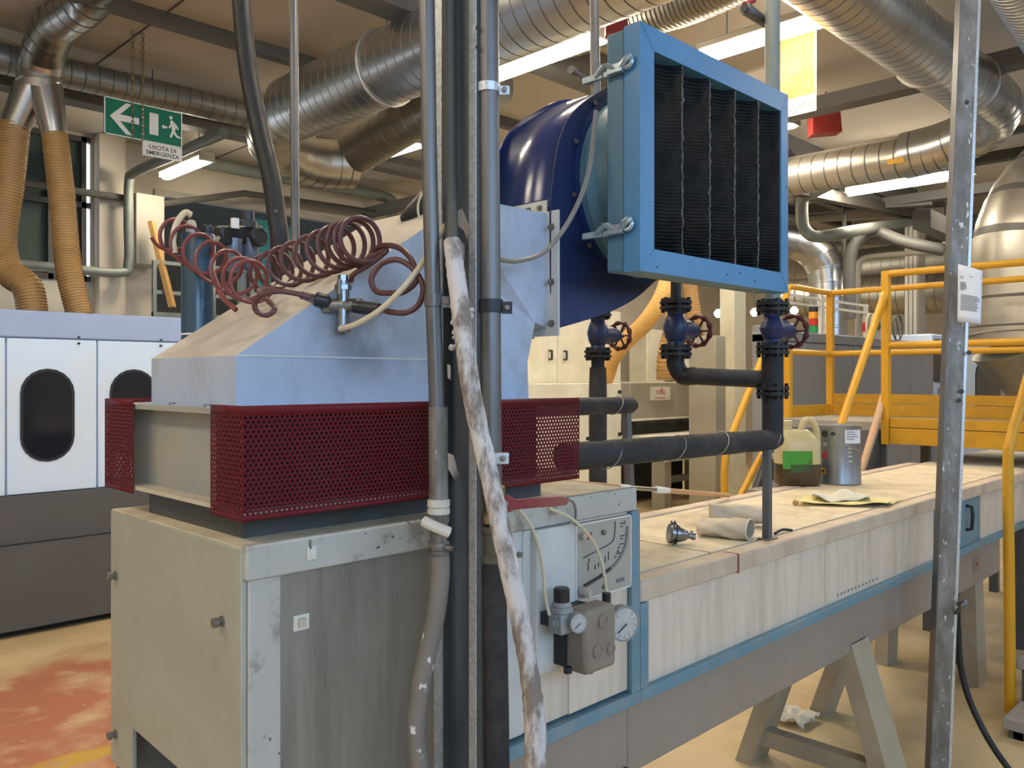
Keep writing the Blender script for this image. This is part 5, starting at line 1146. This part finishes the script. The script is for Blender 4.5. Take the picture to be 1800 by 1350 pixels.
a=PY(1030,755,5.5);t=thing('control_box','lower cream box with black screws behind the guard','cabinet',(a.x,5.7,0))
xb_=PY(1092,700,5.5).x;MB().box(a.x-.6,xb_,5.5,5.95,0,PY(1080,674,5.5).z).build('body',MT['mach_cream'],t,bevel=.006)
for px,py in ((1032,771),(1088,763),(1088,689)): p=PY(px,py,5.5);MB().lathe(p,(0,-1,0),[(.02,0),(.02,.02)],10).build('screw',MT['black_metal'],t)
# oven with belt feed
yo=6.6;t=thing('belt_oven','grey oven with belt inlet and maker plate in the middle distance','oven',(9.6,yo+.8,0))
X_=lambda px:PY(px,700,yo).x
Z_=lambda px,py:PY(px,py,yo).z
xl,xr=X_(1108),X_(1241);zt=Z_(1170,672);za=Z_(1170,733);zb_=Z_(1170,746);zc_=Z_(1170,762);zd=Z_(1170,800)
MB().box(xl,xr,yo,yo+1.8,za,zt).build('front_hood',MT['oven_grey'],t,bevel=.01)
MB().box(xl,xr-.2,yo+.10,yo+1.8,zc_+.01,za).build('inlet_throat',MT['dark'],t)
MB().box(xl,xr,yo-.02,yo+.02,za-.03,za).build('front_strip',MT['mach_cream'],t)
for i in range(10):
    x0=xl+(xr-xl-.25)*i/10;MB().box(x0+.01,x0+(xr-xl-.25)/10,yo+.03,yo+.035,zb_+random.uniform(.0,.05),za-.03).build('rubber_strip',MT['black_metal'],t)
MB().box(xl,xr-.1,yo-.55,yo+1.5,zc_-.03,zc_+.005).build('feed_table',MT['cloth_white'],t)
MB().box(xl,xr-.1,yo-.56,yo-.52,zd,zc_-.03).build('table_apron',MT['mach_cream'],t)
MB().box(xl+.25,xr-.3,yo+.2,yo+1.5,.08,zd).build('under_frame',MT['dark'],t)
for x in (xl+.05,xr-.2): MB().box(x,x+.14,yo-.5,yo-.3,0,zd).build('leg',MT['oven_grey'],t)
MB().box(xr-.25,xr-.02,yo-.1,yo+.2,0,za).build('side_post',MT['oven_grey'],t)
MB().box(xl+.2,xr-.3,yo-.3,yo-.22,.30,.38).build('cross_rail',MT['pipe_grey'],t)
p=PY(1163,691,yo-.01);pl_=MB().box(p.x-.25,p.x+.2,yo-.012,yo,p.z-.095,p.z+.085).build('maker_plate',MT['sign_white'],t)
text_mb('cefla',.12,(p.x-.03,yo-.014,p.z+.02),(1,0,0),(0,0,1)).build('logo_print',MT['ink_red'],pl_)
MB().box(p.x-.16,p.x+.08,yo-.0135,yo-.012,p.z-.07,p.z-.06).build('logo_line',MT['ink_red'],pl_)
# beige cabinets and bright window behind
for i,(px0,px1,py0,Y,m,lb) in enumerate(((1137,1168,578,9.0,'mach_cream','narrow beige cabinet left of the tan hose bundle'),(1112,1137,575,9.45,'oven_grey','beige grey cabinet beside the bright window'),(1215,1244,560,9.0,'mach_cream','cream cabinet right of the tan hose bundle'))):
    a=PY(px0,py0,Y);b=PY(px1,py0,Y);tt_=thing('tall_cabinet',lb,'cabinet',((a.x+b.x)/2,Y+.2,0))
    MB().box(a.x,b.x,Y,Y+.4,0,a.z).build('body',MT[m],tt_,bevel=.01);MB().box(a.x+.03,b.x-.03,Y-.012,Y,.1,a.z-.05).build('door',MT[m],tt_)
a=PY(1090,620,9.94);b=PY(1113,675,9.94);wn=setting('window_3',((a.x+b.x)/2,9.94,b.z))
MB().box(a.x,b.x,9.95,9.97,b.z,a.z).build('pane',MT['day_window'],wn)
mm=MB();mm.box(a.x-.04,b.x+.04,9.93,9.95,a.z,a.z+.05);mm.box(a.x-.04,b.x+.04,9.93,9.95,b.z-.05,b.z);mm.box(a.x-.04,a.x,9.93,9.95,b.z,a.z);mm.box(b.x,b.x+.04,9.93,9.95,b.z,a.z);mm.build('window_frame',MT['oven_grey'],wn)
# hoses in the middle
hose('wide yellow hose slanting down behind the left valve',[P(1232,134,7.6),P(1225,330,7.6),P(1200,430,7.6),P(1180,480,7.4),P(1160,530,7.4),P(1132,570,7.6),P(1100,600,8.0),P(1078,630,8.6),P(1066,668,9.0)],.078,.03,.02,'yellow_hose')
hose('tan hose dropping right of the middle valve',[P(1196,268,10.1),P(1203,420,10.0),P(1213,500,10.0),P(1222,570,10.0),P(1228,620,10.6),P(1230,668,11.3)],.085,.03,.05,'tan_hose')
hose('fat tan hose elbow standing on the oven',[P(1192,548,10.9),P(1186,590,10.9),P(1177,630,10.9),P(1176,668,10.9)],.16,.05,.05,'tan_hose')
hose('thin tan hose left of the middle valve pipe',[P(1174,228,9.2),P(1174,430,9.2),P(1174,500,9.2),P(1173,560,9.2),P(1172,600,9.2)],.03,.03,.05,'tan_hose')
# grey pillar
a=P(1265,500,11.2);b=P(1317,500,11.2)
MB().box(a.x,a.x+.30,a.y-.22,a.y+.0,0,ZC-.001).build('pillar',MT['mach_cream'],None,'square grey green pillar in the middle distance','pillar',bevel=.01)
a=P(1244,592,9.4);MB().box(a.x,a.x+.22,a.y-.1,a.y+.25,0,PY(1240,590,a.y).z).build('grey_locker',MT['oven_grey'],None,'narrow grey locker left of the grey green pillar','cabinet',bevel=.01)
a=P(1322,572,10.2);MB().box(a.x,a.x+.45,a.y-.3,a.y,0,a.z).build('grey_locker',MT['mach_grey2'],None,'grey locker between the pillar and the right riser','cabinet',bevel=.01)
for px,py,lb in ((1262,551,'small bright lamp left of the pillar'),(1326,549,'small bright lamp right of the pillar'),(1396,546,'small bright lamp beside the right valve')):
    p=P(px,py,12.5);t=thing('distant_lamp',lb,'lamp',p);mm=MB();mm.lathe(p-V((0,0,.06)),(0,0,1),[(.02,0),(.05,.03),(.06,.07),(.04,.10),(.02,.12)],14);mm.build('bulb',MT['lamp_bulb'],t)
    MB().cyl(p+V((0,0,.06)),(p.x,p.y,ZC),.008,6).build('cord',MT['pipe_dark'],t)
# grey enclosure behind the railing
ye=3.62;t=thing('grey_enclosure','dark grey machine enclosure behind the yellow railing','machine',(9,ye+.8,0))
X_=lambda px:PY(px,650,ye).x
xa,xb=X_(1386),X_(1641);zt=2.10
MB().box(xa,9.45,ye+.02,ye+.36,0,zt-.02).build('body',MT['mach_grey2'],t);MB().box(9.45,xb,ye+.02,ye+.6,0,zt-.02).build('body',MT['mach_grey2'],t)
xs_=[xa,X_(1455),X_(1500),X_(1560),X_(1600),xb]
for a,b in zip(xs_,xs_[1:]): MB().box(a+.008,b-.008,ye,ye+.025,.12,zt-.10).build('panel',MT['mach_grey2'],t,bevel=.004)
MB().box(xa,xb,ye-.01,ye+.37,zt-.09,zt).build('top_cap',MT['mach_grey2'],t,bevel=.006)
t=thing('roof_rail','thin white guard rail on top of the grey enclosure','railing',(8.5,ye+.6,zt))
for x in (X_(1420),X_(1495),X_(1572)): MB().box(x-.02,x+.02,ye+.3,ye+.34,zt,zt+.42).build('post',MT['sign_white'],t)
for z in (zt+.40,zt+.32,zt+.03): MB().box(X_(1400),X_(1575),ye+.305,ye+.335,z-.012,z+.012).build('rail',MT['sign_white'],t)
p=PY(1430,578,ye+.2);t=thing('stack_light','stack light with red, orange and green segments on the grey enclosure','light',(p.x,ye+.2,zt))
z=zt
for m,h in (('black_metal',.03),('green_light',.07),('red_light',.07),('orange_light',.07),('black_metal',.05)):
    MB().cyl((p.x,ye+.2,z),(p.x,ye+.2,z+h-.004),.045,14).build('segment',MT[m],t);z+=h
p=PY(1524,570,ye+.25);t=thing('warning_beacon','small red warning beacon on the grey enclosure','light',(p.x,ye+.25,zt))
MB().cyl((p.x,ye+.25,zt),(p.x,ye+.25,zt+.10),.015,8).build('stem',MT['sign_white'],t)
MB().lathe((p.x,ye+.25,zt+.10),(0,0,1),[(.05,0),(.055,.02),(.05,.09),(.03,.11)],14).build('dome',MT['red_light'],t)
p=PY(1537,573,ye+.12);t=thing('cable_reel','round pale cable reel on top of the grey enclosure','reel',(p.x,ye+.12,zt))
MB().lathe((p.x,ye+.16,zt+.15),(0,-1,0),[(.15,0),(.15,.02),(.07,.02),(.07,.06),(.15,.06),(.15,.08)],24).build('spool',MT['valve_white'],t)
MB().lathe((p.x,ye+.079,zt+.15),(0,-1,0),[(.05,0),(.05,.01),(.02,.012)],16).build('hub',MT['mach_grey'],t)
p=PY(1578,573,ye+.2);t=thing('spoked_wheel','round spoked wheel on the grey enclosure beside the pale column','wheel',(p.x,ye+.2,zt))
mm=MB();mm.tube([(p.x+.15*math.cos(a),ye+.2,zt+.17+.15*math.sin(a)) for a in [i*math.pi/12 for i in range(24)]],.012,6,closed=True)
for k in range(3): a=k*math.pi/3;mm.cyl((p.x-.15*math.cos(a),ye+.2,zt+.17-.15*math.sin(a)),(p.x+.15*math.cos(a),ye+.2,zt+.17+.15*math.sin(a)),.007,6)
mm.build('rim',MT['steel_beam'],t)
# white machine with rounded windows beyond
xa,xb=xb+.01,X_(1796);t=thing('enclosed_machine','white machine with rounded dark windows behind the leaning post','machine',((xa+xb)/2,ye+.8,0))
zt=2.22;MB().box(xa,xb,ye+.02,ye+.6,0,zt).build('body',MT['mach_white'],t,bevel=.02)
def rrect(px0,py0,px1,py1,r,name,m,y):
    a=PY(px0,py0,ye);b=PY(px1,py1,ye);x0,x1=a.x,b.x;z1=max(a.z,PY(px1,py0,ye).z);z0=PY(px0,py1,ye).z;pts=[]
    for cx,cz,a0 in ((x1-r,z1-r,0),(x0+r,z1-r,90),(x0+r,z0+r,180),(x1-r,z0+r,270)):
        for k in range(7): an=math.radians(a0+15*k);pts.append((cx+r*math.cos(an),y,cz+r*math.sin(an)))
    f=MB().prism(pts,(0,.02,0)).build(name,MT[m],t)
rrect(1641,600,1690,672,.12,'window',"glass_dark",ye+.005)
rrect(1717,642,1760,730,.16,'window',"glass_dark",ye+.005)
a=PY(1651,682,ye);MB().box(a.x,a.x+.16,ye-.03,ye+.02,a.z-.22,a.z).build('door_handle',MT['mach_grey2'],t)
MB().box(X_(1641),X_(1664),ye-.04,ye+.02,0,PY(1641,699,ye).z).build('ledge',MT['mach_grey2'],t)
MB().box(X_(1763),X_(1766),ye-.01,ye+.02,0,zt).build('door_edge',MT['oven_grey'],t)
MB().box(X_(1768),xb+.5,ye-.02,ye+.02,0,PY(1770,685,ye).z).build('blue_door',MT['blue_rail'],t)
# pale strut column and pipework far right
a=P(1590,400,12.3);b=P(1626,400,12.3)
t=thing('strut_column','pale ribbed sheet metal column rising behind the yellow railing','column',(a.x,a.y,0))
MB().box(a.x,a.x+.26,a.y-.20,a.y,0,ZC-.001).build('core',MT['beam_light'],t)
for k in range(3): MB().box(a.x-.012,a.x,a.y-.17+.06*k,a.y-.13+.06*k,0,ZC-.001).build('rib',MT['sign_white'],t)
duct('silver elbow duct turning down left of the yellow railing',[P(1345,415,11.1),P(1385,422,11.2),P(1420,432,11.2),P(1448,462,11.2),P(1455,500,11.2),P(1456,600,11.2),P(1456,880,11.2)],.24,.20,.02)
duct('dark grey horizontal duct far behind the yellow railing',[P(1470,480,15.0),P(1560,470,14.2),P(1640,462,13.5),P(1740,450,12.8)],.36,.18,.02,'duct_dull')
duct('long horizontal duct low behind the yellow railing',[P(1380,525,14.5),P(1500,520,13.8),P(1620,515,13.0),P(1740,508,12.3)],.33,.14,-.02,'duct_warm',hang=[P(1500,520,13.8),P(1620,515,13.0)])
def farpipe(label,pts,r,m,k=8): mm=MB();mm.tube(spline(pts,k),r,12);return mm.build('far_pipe',MT[m],None,label,'pipe')
farpipe('grey U shaped pipe beside the filter box corner',[P(1470,318,9.5),P(1430,338,9.6),P(1412,350,9.7),P(1410,380,9.7),P(1416,405,9.7),P(1440,416,9.7),P(1500,406,9.8),P(1560,396,11.2),P(1598,390,12.2)],.07,'pipe_grey')
farpipe('dark arched pipe left of the pale ribbed column',[P(1494,560,10.6),P(1493,480,10.6),P(1498,440,10.6),P(1516,416,10.6),P(1542,408,10.6),P(1590,425,10.4),P(1660,440,10.2)],.075,'steel_beam')
farpipe('pale thin pipe left of the dark arched pipe',[P(1508,868,12),P(1508,560,12),P(1508,480,12),P(1514,458,12),P(1540,450,12),P(1640,440,11.5),P(1666,420,11.4),P(1668,400,11.4),P(1668,312,11.4)],.04,'beam_light')
farpipe('thin dark rod hanging behind the U shaped pipe',[P(1484,345,11),P(1484,400,11),P(1484,470,11)],.03,'pipe_dark')
for i,(px0,py0,px1,py1,d0,d1,r,m) in enumerate(((1390,385,1660,372,13,12,.05,'beam_light'),(1390,370,1640,352,12,11,.06,'steel_beam'),(1380,430,1690,418,15,14,.05,'beam_light'),(1390,330,1690,395,9.3,14,.06,'pipe_dark'),(1620,385,1700,420,9,11,.09,'steel_beam'))):
    mm=MB();mm.bar(P(px0,py0,d0),P(px1,py1,d1),r*2,r*2.2);mm.build('far_beam',MT[m],None,('pale far beam just above the dark arched pipe','grey far beam below the sticker duct lamp','pale far beam low behind the yellow railing','dark far beam slanting down behind the U shaped pipe','grey far beam right of the pale ribbed column')[i],'beam')
# overhead steelwork at the right
for i,(x,z,wd,m,lb) in enumerate(((8.75,4.02,.10,'beam_light','pale overhead rail nearest the corner elbow duct'),(9.0,3.88,.05,'beam_light','thin pale overhead rail behind the red box'),(9.4,3.86,.12,'pipe_dark','dark overhead rail behind the red box'))):
    MB().box(x,x+wd,1.8,7.5,z,z+.10).build('overhead_rail',MT[m],None,lb,'rail')
for i,(y,lb) in enumerate(((4.9,'dark cross girder left of the red box'),(4.45,'dark cross girder right of the red box'),(5.6,'dark cross girder near the filter box corner'))):
    MB().box(8.3,11.5,y,y+.12,3.98,4.10).build('cross_girder',MT['steel_beam'],None,lb,'beam')
for px,py,d,s,lb in ((1452,210,8.0,.12,'larger red box hanging beside the poster'),(1562,247,9.6,.10,'small red box half hidden by the sticker duct'),(1084,40,5.3,.062,'red box above the left corner of the filter box')):
    p=P(px,py,d);t=thing('red_box',lb,'box',p-V((0,0,s)));mm=MB();mm.prism([p+V((-s,s*.6,s*.9)),p+V((s*.5,-s*.9,s*1.1)),p+V((s*.7,-s,-s)),p+V((-s,s*.6,-s*1.2))],V((s*.9,s*.9,0)));mm.build('body',MT['red_paint'],t)
    MB().cyl(p+V((0,0,s*.9)),(p.x,p.y,ZC),.008,6).build('hanger',MT['pipe_dark'],t)
# poster above the filter box corner
xp=5.4;a=PX(1378,62,xp);b=PX(1435,62,xp);zt,zb_=a.z,PX(1435,194,xp).z
t=thing('hanging_poster','white poster with orange picture hanging above the filter box corner','poster',(xp,(a.y+b.y)/2,zb_))
MB().box(xp,xp+.004,b.y,a.y+.1,zb_,zt).build('board',MT['poster_white'],t)
MB().box(xp-.001,xp,b.y+.012,a.y+.09,zb_+.12,zt-.02).build('picture',MT['poster_orange'],t)
text_mb('LCATO',.055,(xp-.001,b.y+.02,zb_+.05),(0,-1,0),(0,0,1),'RIGHT').build('lettering',MT['ink_grey'],t)
for y in (b.y+.02,a.y+.08): MB().cyl((xp,y,zt),(xp,y,ZC),.003,6).build('string',MT['wire'],t)
# tap on the ceiling pipe over the filter box
t=thing('pipe_tap','grey tap stub with red handle above the filter box','tap',P(1310,20,2.9))
mm=MB();mm.tube([P(1309,14,2.88),P(1340,36,2.95),P(1362,52,3.0)],[.022,.018,.014],12);mm.build('body',MT['galv'],t)
mm=MB();mm.tube([P(1308,14,2.87),P(1312,17,2.885)],.013,10);mm.build('bore',MT['ink'],t)
mm=MB();mm.tube([P(1308,8,2.88),P(1326,0,2.9)],.009,8);mm.build('handle',MT['red_paint'],t)
# chain beside the right duct
p=P(1690,5,5.4);mm=MB();z=P(1681,72,5.4).z;k=0
while z<ZC-.02:
    ax_=(.01,0) if k%2 else (0,.01)
    mm.tube([(p.x-.02+ax_[0]*math.cos(a),p.y+ax_[1]*math.cos(a),z+.017*math.sin(a)) for a in [i*math.pi/4 for i in range(8)]],.0035,5,closed=True);z+=.027;k+=1
mm.build('duct_chain',MT['pipe_dark'],None,'short chain carrying the spiral duct at upper right','chain')
# following transfer table under the bridge
t=thing('transfer_table','low grey transfer table beyond the end of the conveyor','table',(6.9,1.7,0))
MB().box(5.80,7.45,1.36,2.05,1.075,1.10).build('table_top',MT['cloth_white'],t,bevel=.004)
MB().box(5.76,7.45,1.38,2.03,.98,1.07).build('frame',MT['dark'],t)
for x in (5.86,7.3):
    for y in (1.42,1.95): MB().box(x,x+.06,y,y+.06,0,.98).build('leg',MT['mach_grey'],t)
# crumpled paper on the floor
p=PZ(1395,1258,.03);random.seed(2);mm=MB()
for k in range(1):
    n=9;vs=[]
    for j in range(n):
        for i in range(n): vs.append(V((p.x-.09+.18*i/(n-1)+random.uniform(-.01,.01),p.y-.09+.18*j/(n-1),.012+.05*abs(math.sin(i*1.3+j*.7))*random.uniform(.5,1))))
    mm.add(vs,[(j*n+i,j*n+i+1,(j+1)*n+i+1,(j+1)*n+i) for j in range(n-1) for i in range(n-1)])
mm.build('paper_scrap',MT['cloth_white'],None,'crumpled white scrap on the floor under the conveyor','paper',solid=.002)
